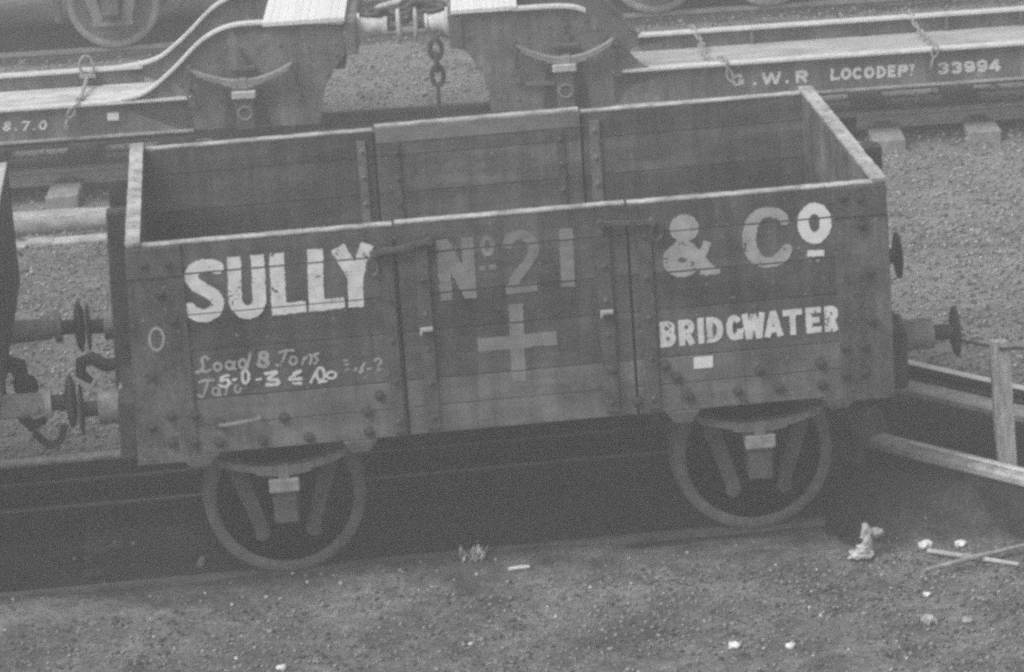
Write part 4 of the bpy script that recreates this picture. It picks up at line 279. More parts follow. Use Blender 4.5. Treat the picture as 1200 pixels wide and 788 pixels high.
PL = {'left_plate': [(-0.247, 0.616), (-0.102, 0.642), (0.129, 0.822), (0.346, 1.017), (0.475, 1.109), (0.659, 1.176), (0.943, 1.184), (1.593, 1.146), (1.586, 0.879), (1.492, 0.77), (1.399, 0.595), (1.34, 0.307), (0.868, 0.311), (0.526, 0.32), (0.19, 0.33)], 'right_plate': [(2.488, 1.155), (2.999, 1.155), (3.424, 1.147), (3.598, 1.098), (3.734, 0.995), (3.9, 0.803), (4.137, 0.583), (3.951, 0.451), (3.798, 0.279), (3.227, 0.29), (2.77, 0.308), (2.76, 0.477), (2.721, 0.625), (2.639, 0.776), (2.573, 0.853), (2.468, 0.875)]}

# ---------------------------------------------------------------- ground
L, W, HT, HB = 4.19, 2.47, 2.045, .84
RD = Vector((.60, -.80, 0)); RN = Vector((.80, .60, 0))     # the side track on the right: its run, and across it (away from us)
RA = Vector((4.31, 1.07, 0))                                # a point on its near beam
def height(x, y):
    x = np.asarray(x, float); y = np.asarray(y, float)
    def ss(a, b, t): t = np.clip((t-a)/(b-a), 0, 1); return t*t*(3-2*t)
    z = np.full(np.broadcast(x, y).shape, 0.)
    low = ss(2.3, 2.9, x)
    front = (-.048-.05*low)-(.06-.03*low)*ss(.40, -.5, y)-.02*ss(-1, -4, y)
    trench = -.18
    z = np.where(y < 2.5, trench, -.005)
    z = np.where(y < .75, front+(trench-front)*ss(.44, .6, y), z)
    # beyond the end of the near rail the ground is a dark hollow, then the bank of the side track
    hol = ss(3.86, 3.95, x)*ss(.1, .45, y)*(1-ss(2.3, 2.6, y))
    z = z-.07*hol
    n = (x-RA.x)*RN.x+(y-RA.y)*RN.y; t = (x-RA.x)*RD.x+(y-RA.y)*RD.y
    bank = ss(-.75, -.12, n)*(1-ss(.05, .12, n))*ss(-.30, .0, t)*ss(.15, .4, y+.0)
    z = z*(1-bank)+.125*bank
    beyond = ss(1.13, 1.2, n)*ss(3.9, 4.6, x)*(y < 7)*(1-ss(4.5, 7, y))
    z = z*(1-beyond)+.225*beyond
    # worn hollows under the middle and far tracks
    yl = y+.074*x
    z = z-.21*ss(9.2, 9.95, yl)*(1-ss(12.6, 13.0, yl))
    yl = y+.1*x
    z = z-.06*ss(15.4, 15.7, yl)*(1-ss(18.2, 18.6, yl))
    amp = np.where(y < 2.5, 1.0, .6)
    z = z+amp*(.035*(vnoise(x, y, .55, 2)-.5)+.02*(vnoise(x, y, .2, 3)-.5)+.014*(vnoise(x, y, .09, 4)-.5)+.008*(vnoise(x, y, .045, 5)-.5))
    return z
def axis(a, b, st, far):
    mid = list(np.arange(a, b, st)); out = [mid[-1]]; k = st
    while out[-1] < far: k *= 1.35; out.append(out[-1]+k)
    lo = [mid[0]]; k = st
    while lo[-1] > -far: k *= 1.35; lo.append(lo[-1]-k)
    return np.array(lo[:0:-1]+mid+out[1:])
xs = axis(-2.6, 9, .045, 1500); ys = np.concatenate([axis(-3, 4.2, .04, 1500)])
ys = np.concatenate([ys[ys < 4.2], np.arange(4.2, 20, .1), axis(0, 20, .1, 1500)[lambda a: a > 20] if False else 20+np.cumsum(.1*1.35**np.arange(28))])
X, Y = np.meshgrid(xs, ys); Zg = height(X, Y)
nv = X.size; nx = len(xs); ny = len(ys)
me = bpy.data.meshes.new('ground'); me.vertices.add(nv); me.vertices.foreach_set('co', np.stack([X, Y, Zg], -1).ravel())
ii, jj = np.meshgrid(np.arange(nx-1), np.arange(ny-1)); a = (jj*nx+ii).ravel()
quads = np.stack([a, a+1, a+1+nx, a+nx], -1)
me.loops.add(quads.size); me.loops.foreach_set('vertex_index', quads.ravel())
me.polygons.add(len(quads)); me.polygons.foreach_set('loop_start', np.arange(len(quads))*4); me.polygons.foreach_set('use_smooth', np.ones(len(quads), bool)); me.update()
# what covers the ground: 0 pale gravel, 1 brown-grey cinders in front, 2 black oily ash in the track beds, with shade painted under the middle wagons
def cover(x, y):
    def ss(a, b, t): t = np.clip((t-a)/(b-a), 0, 1); return t*t*(3-2*t)
    w1 = (vnoise(x, y, .4, 11)-.5)*.22+(vnoise(x, y, .11, 12)-.5)*.16+(vnoise(x, y, .05, 13)-.5)*.08
    n = (x-RA.x)*RN.x+(y-RA.y)*RN.y
    ash = ss(.25, .5, y+w1)*(1-ss(2.4, 2.55, y+w1*.2))*(1-ss(-.1, .05, n)*0)
    ash = np.maximum(ash, ss(-.05, .1, n)*(1-ss(1.08, 1.16, n))*(y < 3.2)*(x > 3.5))
    cin = np.maximum(1-ss(.6, .9, y), .75*(1-ss(.2, .9, x+w1))*(1-ss(8.5, 10, y)))
    ash = np.maximum(ash, .75*ss(-.62, -.4, n+w1*.3)*(1-ss(.0, .05, n))*ss(4.1, 4.3, x+w1*.5)*ss(.0, .25, y+w1*.4))
    ash = np.maximum(ash, ss(3.84, 3.95, x+w1*.2)*(1-ss(4.25, 4.4, x+w1*.4))*ss(.05, .25, y+w1*.4)*(y < 1.5))
    y2 = y+.074*x; y3 = y+.1*x
    out_ = ss(1.08, 1.2, n)*(x > 4.2)*(y < 4.5); ash = ash*(1-out_); cin = cin*(1-out_)
    shade_ash = .97*ss(10.55, 10.75, y2+w1*.4)*(1-ss(12.0, 12.3, y2+w1))*(1-.8*ss(1.3, 1.5, x)*(1-ss(2.8, 3.0, x))*ss(10.9, 11.1, y2))+.9*ss(15.6, 15.9, y3+w1)*(1-ss(18, 18.3, y3+w1))  # middle band paints the wagons' shade, broken at the gap between them
    return np.maximum(ash, shade_ash), cin
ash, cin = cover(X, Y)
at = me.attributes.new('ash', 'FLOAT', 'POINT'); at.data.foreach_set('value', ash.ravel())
at = me.attributes.new('cinders', 'FLOAT', 'POINT'); at.data.foreach_set('value', cin.ravel())
gm = bpy.data.materials.new('yard_ground'); gm.use_nodes = True; t = gm.node_tree; N = t.nodes.new; K = t.links.new; b = t.nodes['Principled BSDF']
b.inputs['Roughness'].default_value = .95; b.inputs['Specular IOR Level'].default_value = .15
tc = N('ShaderNodeTexCoord')
def nz(scale, det=5, ro=.65):
    n = N('ShaderNodeTexNoise'); n.inputs['Scale'].default_value = scale; n.inputs['Detail'].default_value = det; n.inputs['Roughness'].default_value = ro
    K(tc.outputs['Object'], n.inputs[0]); return n.outputs[0]
def rng(x, a, b_, c, d):
    n = N('ShaderNodeMapRange'); n.inputs[1].default_value = a; n.inputs[2].default_value = b_; n.inputs[3].default_value = c; n.inputs[4].default_value = d; K(x, n.inputs[0]); return n.outputs[0]
def mixf(f, a, b_):
    n = N('ShaderNodeMix'); n.data_type = 'FLOAT'; K(f, n.inputs[0]); K(a, n.inputs[2]); K(b_, n.inputs[3]); return n.outputs[0]
def mul(a, b_):
    n = N('ShaderNodeMath'); n.operation = 'MULTIPLY'; K(a, n.inputs[0]); K(b_, n.inputs[1]); return n.outputs[0]
fine = nz(34, 7, .85); mid = nz(2.2, 5)
grav = mul(rng(fine, .38, .64, .085, .34), rng(mid, .38, .62, .8, 1.2))
cind = mul(rng(fine, .37, .66, .07, .235), mul(rng(nz(1.3, 6, .7), .38, .6, .55, 1.3), rng(nz(7, 6, .75), .36, .6, .6, 1.2)))
ashc = mul(rng(fine, .38, .66, .025, .095), rng(mid, .38, .62, .7, 1.5))
def attr(nm):
    n = N('ShaderNodeAttribute'); n.attribute_name = nm; return n.outputs['Fac']
K(mixf(attr('ash'), mixf(attr('cinders'), grav, cind), ashc), b.inputs['Base Color'])
bp = N('ShaderNodeBump'); bp.inputs['Strength'].default_value = .6; bp.inputs['Distance'].default_value = .02; K(fine, bp.inputs['Height']); K(bp.outputs[0], b.inputs['Normal'])
me.materials.append(gm)
ground = bpy.data.objects.new('ground', me); C.objects.link(ground); ground['kind'] = 'structure'; ground['label'] = 'yard ground of pale gravel, dark cinders, black track ash and painted wagon shade'

def stones(name, n, xr, yr, size, m, seed, keep=None):
    g = np.random.default_rng(seed); x = g.uniform(*xr, n); y = g.uniform(*yr, n)
    if keep is not None: k = keep(x, y, g); x, y = x[k], y[k]
    n = len(x); s_ = size[0]+(size[1]-size[0])*g.random(n)**3
    base = np.array([(1, 0, 0), (-1, 0, 0), (0, 1, 0), (0, -1, 0), (0, 0, 1), (0, 0, -1)], float)
    v = base[None]*g.uniform(.6, 1.25, (n, 6, 3))+g.uniform(-.3, .3, (n, 6, 3))
    v *= s_[:, None, None]/2; v[:, :, 2] *= .75
    a = g.uniform(0, 6.28, n); ca, sa = np.cos(a)[:, None], np.sin(a)[:, None]
    vx = v[:, :, 0]*ca-v[:, :, 1]*sa; vy = v[:, :, 0]*sa+v[:, :, 1]*ca
    v = np.stack([vx+x[:, None], vy+y[:, None], v[:, :, 2]+(height(x, y)+s_*.15)[:, None]], -1)
    tri = np.array([(0, 2, 4), (2, 1, 4), (1, 3, 4), (3, 0, 4), (2, 0, 5), (1, 2, 5), (3, 1, 5), (0, 3, 5)])
    f = (tri[None]+(np.arange(n)*6)[:, None, None]).reshape(-1, 3)
    me = bpy.data.meshes.new(name); me.vertices.add(n*6); me.vertices.foreach_set('co', v.ravel())
    me.loops.add(f.size); me.loops.foreach_set('vertex_index', f.ravel()); me.polygons.add(len(f)); me.polygons.foreach_set('loop_start', np.arange(len(f))*3); me.update()
    me.materials.append(m); o = bpy.data.objects.new(name, me); C.objects.link(o); o['kind'] = 'stuff'
    return o
def inview(x, y, g): return (x > -1.4-.04*(y+2)-.2) & (x < 4.9+.18*(y+2.4)+1.5)
o = stones('gravel', 84000, (-2.2, 10), (1.2, 10.4), (.010, .05), STONE_M, 4, lambda x, y, g: inview(x, y, g) & ((y > 2.72) | ((x-RA.x)*RN.x+(y-RA.y)*RN.y > 1.2)) & ((x > .6) | (g.random(len(x)) < .25))); o['label'] = 'loose pale gravel between the tracks'
o = stones('track_gravel', 30000, (-2.4, 9), (10.4, 17), (.012, .055), STONE_M, 5, lambda x, y, g: inview(x, y, g) & (g.random(len(x)) < .8)); o['label'] = 'gravel around and beyond the long low wagons'
o = stones('cinders', 50000, (-1.4, 6.4), (-3, .36), (.005, .036), STONE_D, 6, lambda x, y, g: inview(x, y, g) & (g.random(len(x)) < np.clip(1.15*vnoise(x, y, .45, 31)+.25-.9*(y > .02), .06, 1))); o['label'] = 'cinders and small stones in front of the near rail'
o = stones('ash_litter', 500, (-1.4, 4.6), (.5, 2.4), (.01, .035), STONE_D, 7, lambda x, y, g: inview(x, y, g) & ((x < .2) | (g.random(len(x)) < .3))); o['label'] = 'scattered grit on the dark ash of the near track'

o = stones('grit', 9000, (-1.4, .4), (2.72, 10.3), (.010, .045), STONE_D, 12, lambda x, y, g: inview(x, y, g)); o['label'] = 'dirty grit and cinders in the gap between the two near wagons'
PALE = mat('pale_chip', .5, .3, 30, .95, island=.45)
o = stones('pale_chips', 900, (-1.4, 5.6), (-3, .42), (.008, .034), PALE, 8, lambda x, y, g: inview(x, y, g) & (vnoise(x, y, .35, 5) > .42)); o['label'] = 'pale chips scattered over the dark cinders in front'
o = stones('ash_chips', 150, (-1.4, 4.2), (.6, 2.4), (.01, .045), PALE, 9, lambda x, y, g: inview(x, y, g) & ((x < .1) | (g.random(len(x)) < .25))); o['label'] = 'pale chips in the black ash of the near track'

# ---------------------------------------------------------------- tracks
def rail_profile(h=.14):
    return [(-.035, 0), (.035, 0), (.035, -.035), (.011, -.05), (.011, -h+.03), (.045, -h+.018), (.045, -h), (-.045, -h), (-.045, -h+.018), (-.011, -h+.03), (-.011, -.05), (-.035, -.035)]
def rail(parent, x0, x1, y, z, m=RAILM, top=RAILTOP):
    p = rail_profile(); n = len(p); mb = MB()
    mb.add([(x0, y+a, z+b_) for a, b_ in p]+[(x1, y+a, z+b_) for a, b_ in p], [tuple(range(n)), tuple(range(2*n-1, n-1, -1))]+[(i, (i+1) % n, n+(i+1) % n, n+i) for i in range(n)])
    r_ = mb.build('rail', m, parent)
    if top: MB().box((x0, y-.026, z+.0005), (x1, y+.026, z+.004)).build('rail_head', top, r_)
    return r_
tr = thing('railway_track', 'near track of old rails on dark ash beneath the lettered open wagon', 'railway track')
rail(tr, -6, 3.84, .475, -.036, GRIMY, RAILM)
rail(tr, -6, 4.15, 1.97, -.036, DARK, RUBBED)
for x0, x1, zz in ((-6, 1.0, -.03), (1.005, 2.75, -.012), (2.755, 3.85, -.012)): MB().box((x0, .21+zz, -.3), (x1, .42, -.075+zz)).build('rail_timber', GRIMY, tr, bevel=.025)
for x in np.arange(-5.4, 3.9, .82):
    MB().box((x, .7, -.33), (x+.25, 2.42, -.19+rnd.uniform(-.01, .01))).build('sleeper', DARKTIMBER, tr, bevel=.01)
T2 = math.atan(-.074); T3 = math.atan(-.1)
def far_track(label, loc, rz, v0, x0, x1, st, ph):
    t_ = thing('railway_track', label, 'railway track', loc, rz)
    rail(t_, x0, x1, v0, 0, RAIL2); rail(t_, x0, x1, v0+1.42, 0, RAILM, RUBBED)
    for i, x in enumerate(np.arange(x0+.2+ph, x1-.3, st) if ph != .06 else [-.99-.83*k for k in range(9, -1, -1)]+[-.2, .62, 1.5, 2.3, 3.1, 3.85, 4.6, 5.25]+[5.93+.81*k for k in range(7)]):
        e = rnd.uniform(-.08, .06); yy = v0-.52+e
        zt = -.115+rnd.uniform(-.012, .008); s_ = MB().box((x, v0-.13, -.28), (x+.27, v0+1.95, zt)).build('sleeper', DARKTIMBER, t_, bevel=.012)  # dark timber puts the shade beneath the wagons into the sleeper colour
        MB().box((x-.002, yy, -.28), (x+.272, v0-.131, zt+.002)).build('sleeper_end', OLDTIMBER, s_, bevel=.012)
        MB().box((x+.07, v0-.1, -.14), (x+.2, v0+.1, -.085)).build('rail_chair', IRON, s_)
    return t_
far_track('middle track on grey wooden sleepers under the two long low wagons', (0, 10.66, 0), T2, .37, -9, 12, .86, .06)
far_track('farthest track along the top of the yard', (0, 16.1, 0), T3, .06, -9, 14, .8, .1)
# kerb and signal rod beyond the near track
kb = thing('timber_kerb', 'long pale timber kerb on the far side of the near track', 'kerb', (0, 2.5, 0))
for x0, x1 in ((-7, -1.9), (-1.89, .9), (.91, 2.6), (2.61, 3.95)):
    k_ = MB().box((x0, -.02, -.25), (x1, .1, .075)).build('kerb_timber', DARK, kb, bevel=.01); MB().box((x0, -.025, .0755), (x1-.004, .115, .105+rnd.uniform(-.006, .006))).build('kerb_board', TIMBER, k_, bevel=.01)  # near-black face carries the kerb's shade in its colour, under a pale top board
rdm = MB().tube([(-7, 2.36, -.01), (-2, 2.37, 0), (1, 2.37, 0), (4.0, 2.36, 0)], .013, 8).build('signal_rod', IRON_L); rdm.data.shade_smooth()
tag(rdm, 'thin iron rod running between the near track and the timber kerb', 'rod')
# timber pole lying in the gravel with a plank in front of it
pts = [(-2.0, 8.93, .06), (-1.4, 8.92, .065), (-.8, 8.88, .07), (-.28, 8.84, .06)]
recentre(tag(MB().tube(pts, [.1, .105, .1, .095], 14).build('timber_pole', BARK, smooth=True), 'round timber pole lying in the gravel beyond the gap between wagons', 'pole'))
pm = MB()
for x0, x1, j in ((-2, -1.05, 0), (-1.06, -.85, .03), (-.86, -.25, .01)): pm.box((x0, 8.36+j, -.04), (x1, 8.52+j, .03+j*.4))
recentre(tag(pm.build('timber_plank', TIMBER, bevel=.012), 'flat pale plank half buried in gravel in front of the round pole', 'plank'))

# ---------------------------------------------------------------- side track at the right: beams, rails, post
st_ = thing('side_track', 'raised side track of timber beams and rails leaving to the lower right', 'railway track', (RA.x, RA.y, .25), math.atan2(RD.y, RD.x))
bm_ = MB().box((-.02, -.145, -.06), (4.5, .02, 0)).build('beam', TIMBER, st_, bevel=.014); MB().box((.0, -.12, -.4), (4.5, .0, -.061)).build('beam_support', DARK, bm_, bevel=.01)
MB().box((.25, -.075, .001), (4.5, -.035, .014)).build('guard_strip', GREY_L, st_, bevel=.006)
MB().box((-1.15, .885, -.12), (4.5, 1.12, -.052)).build('beam', TIMBER, st_, bevel=.018)
rr_ = MB(); p = rail_profile(.09); n = len(p)
rr_.add([(-1.1, 1.065+a, .04+b_) for a, b_ in p]+[(4.5, 1.065+a, .04+b_) for a, b_ in p], [tuple(range(n)), tuple(range(2*n-1, n-1, -1))]+[(i, (i+1) % n, n+(i+1) % n, n+i) for i in range(n)])
rl = rr_.build('rail', DARK, st_); MB().box((-1.1, 1.03, .041), (4.5, 1.10, .046)).build('rail_head', GREY_L, rl)
MB().prism([(-.36, -.28), (-.025, -.28), (-.025, .0), (-.1, .13), (-.15, .13), (-.36, -.04)], -.2, .1).build('stop_block', GRIMY, st_, bevel=.02)
ps = MB()
lv = [(.08, 4.935, .050), (.28, 4.926, .052), (.45, 4.919, .056), (.6, 4.915, .054), (.78, 4.909, .056), (.9, 4.906, .052), (.922, 4.904, .043)]
for (za, xa, wa), (zb, xb, wb) in zip(lv[:-1], lv[1:]):
    ps.add([(xa-wa, .50, za), (xa+wa, .49, za), (xa+wa, .555, za), (xa-wa, .56, za), (xb-wb, .50, zb), (xb+wb, .49, zb), (xb+wb, .555, zb), (xb-wb, .56, zb)], [(0, 1, 5, 4), (1, 2, 6, 5), (2, 3, 7, 6), (3, 0, 4, 7)]+([(3, 2, 1, 0)] if za == .08 else [])+([(4, 5, 6, 7)] if zb == .922 else []))
ps = ps.build('fence_post', POST)
recentre(tag(ps, 'short weathered flat wooden post standing beside the raised side track', 'post'))
wi = MB().tube([(4.58, 1.9, .62), (4.76, 1.2, .76), (4.905, .485, .885), (5.3, .45, .87), (6.5, .3, .92)], .009, 6).build('fence_wire', DARK)
tag(wi, 'thin wire strung from the top of the short wooden post', 'wire')

# ---------------------------------------------------------------- the lettered open wagon
ORG = (L/2, W/2, 0)
wg = thing('open_wagon', 'dark empty open wagon with large white lettering standing on the near track', 'wagon', ORG, 0)
def P(mb, name, m, parent=None, bevel=0, smooth=False, org=ORG): return mb.build(name, m, parent or wg, org, bevel, smooth)
CUTS = [1.878, 1.645, 1.434, 1.158, 1.002]
def side(x0, x1, y0, y1, outer, parent_name, m, mlow, zt, jit=.002):
    """boarded side: five planks and a backing, as ONE mesh; the two lowest boards keep a dustier paint"""
    zs = [zt]+CUTS+[HB]; mb = MB(); lo = MB()
    for i in range(6):
        d = rnd.uniform(0, jit); tgt = lo if i >= 4 else mb
        tgt.box((x0, y0+d, zs[i+1]+.003), (x1, y1-d, zs[i]-(.003 if i else 0)))
        tgt.box((x0+.003, y0+.012, zs[i+1]-.0045), (x1-.003, y1-.012, zs[i+1]+.0045)) if i < 5 else None
    ob = P(mb, parent_name, m, bevel=.002)
    if outer: P(lo, 'bottom_boards', mlow, ob, bevel=.002)
    else:
        P(lo, 'bottom_boards', m, ob, bevel=.002)
    return ob
TH = .07
nl = side(.0, 1.46, 0, TH, True, 'side_boards', PAINT, PAINT_LOW, HT)
nd = side(1.475, 2.742, .004, TH+.004, True, 'drop_door', PAINT, PAINT_LOW, HT+.004)
nr = side(2.757, L, 0, TH, True, 'side_boards', PAINT, PAINT_LOW, HT+.002)
FY = W-TH
fl = side(.0, 1.478, FY, W, False, 'side_boards', INSIDE, INSIDE, HT-.006)
fd = side(1.492, 2.745, FY-.012, W-.012, False, 'drop_door', DOORIN, DOORIN, HT+.012)
fr = side(2.76, L, FY, W, False, 'side_boards', INSIDE, INSIDE, HT-.004)
for ob, x0, x1, y, z in ((nl, 0, 1.46, 0, HT), (nd, 1.475, 2.742, .004, HT+.004), (nr, 2.757, L, 0, HT+.002), (fl, TH, 1.478, FY, HT-.006), (fr, 2.76, L-TH, FY, HT-.004)):
    P(worn_strip(x0, x1, y-.002, y+TH+.002, z+.001, z+.010), 'top_edge', RIM, ob)
P(worn_strip(1.492, 2.745, FY-.016, W-.008, HT+.013, HT+.026), 'top_edge', RIM, fd)
P(MB().box((1.492, FY-.017, HT-.08), (2.745, FY-.0125, HT+.012)), 'top_board', mat('worn_door_board', .19, .35, 4, .9, (.5, 1, 2), .2, 80), fd)
for x, s_, nm in ((0, 1, 'left'), (L, -1, 'right')):
    mb = MB(); zs = [HT]+CUTS+[HB]
    for i in range(6):
        mb.box((x, TH+.001, zs[i+1]+.003), (x+s_*TH, FY-.001, zs[i])); mb.box((x+s_*.012, TH+.002, zs[i+1]-.004), (x+s_*(TH-.012), FY-.002, zs[i+1]+.004))
    e = P(mb, 'end_boards', INSIDE, bevel=.002)
    P(worn_strip(x-s_*.008, x+s_*(TH+.004), -.006, W+.006, HT+.0125, HT+.03, 'y'), 'end_cap', RIM, e)
    nb = MB()
    for y in np.arange(.12, W, .27): nb.lathe([(0, .008), (.003, .008), (.004, 0)], (x+s_*.035, y, HT+.03), (0, 0, 1), 8)
    P(nb, 'cap_nails', IRON_L, e)
    for y in (.83, 1.64):
        P(MB().box((x-s_*.002, y-.06, .75), (x-s_*.125, y+.06, HT+.026)), 'end_stanchion', DARK, e, .01)
    P(MB().box((x-s_*.002, .06, .83), (x-s_*.1, W-.06, 1.17)), 'headstock', DARK, None, .01)
    # inside corner iron of this end
    P(MB().box((x+s_*(TH+.001), FY-.34, 1.27), (x+s_*(TH+.01), FY-.28, HT-.05)), 'inside_strap', IRON, e)
fl_ = MB()
for y in np.arange(TH+.02, FY-.2, .19): fl_.box((TH+.002, y, 1.14), (L-TH-.002, y+.183, 1.19+rnd.uniform(0, .004)))
P(fl_, 'floor_boards', INSIDE)
# inside straps on the far side, bolts showing
def strap(x0, x1, z0, z1, y, name, m, parent, depth=.012, s_=-1, bolts=5):
    mb = MB().box((x0, y, z0), (x1, y+s_*depth, z1))
    for k in range(bolts):
        z = z0+.06+(z1-z0-.12)*k/max(1, bolts-1)
        mb.lathe([(0, .016), (.012, .014), (.016, 0)], ((x0+x1)/2, y+s_*(depth-.001), z), (0, s_, 0), 8)
    return P(mb, name, m, parent, .002)
strap(1.375, 1.428, 1.2, 1.985, FY-.001, 'inside_strap', IRON_L, fl)
strap(2.80, 2.865, 1.2, 1.99, FY-.001, 'inside_strap', IRON_L, fr)
strap(1.585, 1.63, 1.2, 1.96, FY-.0175, 'inside_strap', IRON, fd)
strap(2.59, 2.64, 1.2, 1.96, FY-.0175, 'inside_strap', IRON, fd)
# outside straps, near side
strap(1.378, 1.446, .87, 1.93, -.001, 'post_strap', IRON, nl, .016)
strap(2.80, 2.874, .87, 1.93, -.001, 'post_strap', IRON, nr, .016)
strap(1.568, 1.642, .875, 1.99, .003, 'door_strap', IRON, nd, .018, -1, 6)
strap(2.566, 2.645, .875, 1.97, .003, 'door_strap', IRON, nd, .018, -1, 6)
for a, b_, nm in (((1.345, 1.905), (1.655, 1.95), nl), ((2.60, 1.962), (2.885, 1.95), nr)):
    h = MB().bar((a[0], -.035, a[1]), (b_[0], -.035, b_[1]), .024, .022)
    for q in (a, b_): h.tube([(q[0], .0, q[1]), (q[0], -.055, q[1])], .02, 10)
    x = a[0]-.01 if nm is nl else b_[0]+.02
    h.loop([(x+.03*math.cos(t_*.63), -.03, a[1]-.075+.05*math.sin(t_*.63)) for t_ in range(10)], .009, 8)
    P(h, 'door_latch', IRON, nm, 0, True)
for x, z in ((1.605, 1.45), (2.605, 1.457)):
    h = MB().box((x-.036, -.016, z-.011), (x+.036, -.045, z+.011)).tube([(x-.03, -.045, z-.005), (x-.032, -.045, z-.03)], .007, 8)
    P(h, 'latch_pin', mat('bright_pin', .36, .2, 20) if x < 2 else bpy.data.materials['bright_pin'], nd, .004)
for x in (1.4675, 2.7495):
    P(MB().box((x-.05, TH+.006, HB+.01), (x+.05, TH+.09, HT-.1)), 'side_post', DARKTIMBER, nl if x < 2 else nr, .006)
for x in (1.485, 2.7525):
    P(MB().box((x-.05, W+.001, HB+.01), (x+.05, W+.09, HT-.03)), 'side_post', DARKTIMBER, fl if x < 2 else fr, .006)
# corner irons, near side
for x0, x1, ob in ((-.006, .305, nl), (3.893, L+.006, nr)):
    c = MB().box((x0, -.009, HB-.03), (x1, -.0005, 1.868)); P(c, 'corner_plate', PLATE, ob, .002)
    P(MB().box((x0-.003, -.017, 1.872), (x1-.005, -.0005, HT-.004)), 'corner_bracket', IRON, ob, .003)
bolt0 = None
for x, z in [(0.163, 1.082), (0.294, 1.075), (0.158, 0.929), (0.28, 0.923), (0.415, 0.905), (0.425, 1.018), (0.655, 0.892), (0.783, 1.013), (0.91, 0.887), (1.242, 1.005), (1.319, 1.091), (1.242, 0.89), (3.435, 1.041), (3.54, 0.927), (3.309, 0.929), (3.781, 1.049), (3.785, 0.924), (3.924, 1.125), (4.026, 1.125), (3.918, 0.971), (4.024, 0.971), (4.08, 1.269), (2.969, 1.045), (3.03, 0.93), (2.742, 0.922), (2.911, 1.115), (3.947, 1.986), (4.037, 1.969), (4.045, 1.822), (4.081, 1.55), (2.615, 1.118), (0.167, 1.781), (0.227, 1.625), (0.095, 1.951), (0.225, 1.949), (0.054, 1.028), (0.082, 1.321)]:
    if bolt0 is None:
        bolt0 = P(MB().lathe([(-.004, .03), (.006, .03), (.008, .02), (.022, .018), (.027, .0)], (0, -.009, 0), (0, -1, 0), 10), 'bolt', BOLTM, None, org=(0, 0, 0)); c = bolt0
    else: c = copy_part(bolt0, wg)
    c.location = (x-ORG[0], -ORG[1], z)
gh = MB().tube([(.43, 0, 1.005), (.43, -.05, 1.012), (.46, -.06, 1.015), (.62, -.06, 1.027), (.65, -.05, 1.03), (.65, 0, 1.03)], .012, 8)
P(gh, 'grab_handle', IRON_L, nl, 0, True)
# solebars and cross members
for y in (.09, W-.21):
    P(MB().box((.005, y, .84), (L-.005, y+.12, 1.138)), 'solebar', DARK, None, .01)
# wheels, axles, springs, axleboxes
WX = (.752, 3.438); WR = .458
def wheel_mesh(y, s_, r=WR):
    mb = MB().lathe([(0, .085), (s_*-.06, .1), (s_*-.1, .1), (s_*-.16, .07)], (0, 0, 0), (0, 1, 0), 20)
    for k in range(8):
        a = R(45*k+20); d = Vector((math.cos(a), 0, math.sin(a)))
        mb.bar(d*.07+Vector((0, -s_*.06, 0)), d*(r-.075)+Vector((0, -s_*.055, 0)), .07, .028, (0, 1, 0))
    mb.lathe([(-s_*.045, r-.06), (-s_*.045, r-.08), (-s_*.1, r-.08), (-s_*.1, r-.06), (-s_*.045, r-.06)], (0, 0, 0), (0, 1, 0), 48)
    return mb
def tyre_mesh(s_, r=WR):
    return MB().lathe([(0, r-.068), (.006*s_, r-.06), (.006*s_, r-.012), (-s_*.004, r), (-s_*.105, r+.004), (-s_*.112, r+.012), (-s_*.135, r+.012), (-s_*.135, r-.07), (-s_*.03, r-.068), (0, r-.068)], (0, 0, 0), (0, 1, 0), 64)
for x in WX:
    for y, s_ in ((.43, -1), (2.04, 1)):
        # s_ points outwards
        w_ = wheel_mesh(y, s_).build('wheel', WHEELM, wg, smooth=True); w_.location = (x-ORG[0], y-ORG[1], WR-.042)
        t_ = tyre_mesh(s_).build('tyre', TYRE, w_, smooth=True)
    P(MB().tube([(x, .3, WR-.036), (x, W-.3, WR-.036)], .06, 14), 'axle', DARK, None, 0, True)
def leafspring(x, y, zc, half, rise, n=4):
    mb = MB()
    for k in range(n):
        f = 1-(.05 if k < 3 else .2)*k; pts = []
        for i in range(15):
            t_ = -1+2*i/14; pts.append((x+t_*half*f, zc-.0135*k+rise*(t_*f)**2))
        for i in range(14):
            (xa, za), (xb, zb) = pts[i], pts[i+1]
            mb.add([(xa, y-.045, za), (xb, y-.045, zb), (xb, y-.045, zb+.0105), (xa, y-.045, za+.0105), (xa, y+.045, za), (xb, y+.045, zb), (xb, y+.045, zb+.0105), (xa, y+.045, za+.0105)],
                   [(0, 1, 2, 3), (7, 6, 5, 4), (3, 2, 6, 7), (0, 4, 5, 1), (0, 3, 7, 4), (1, 5, 6, 2)])
    mb.box((x-.03, y-.05, zc-.06), (x+.03, y+.05, zc+.022))
    return mb
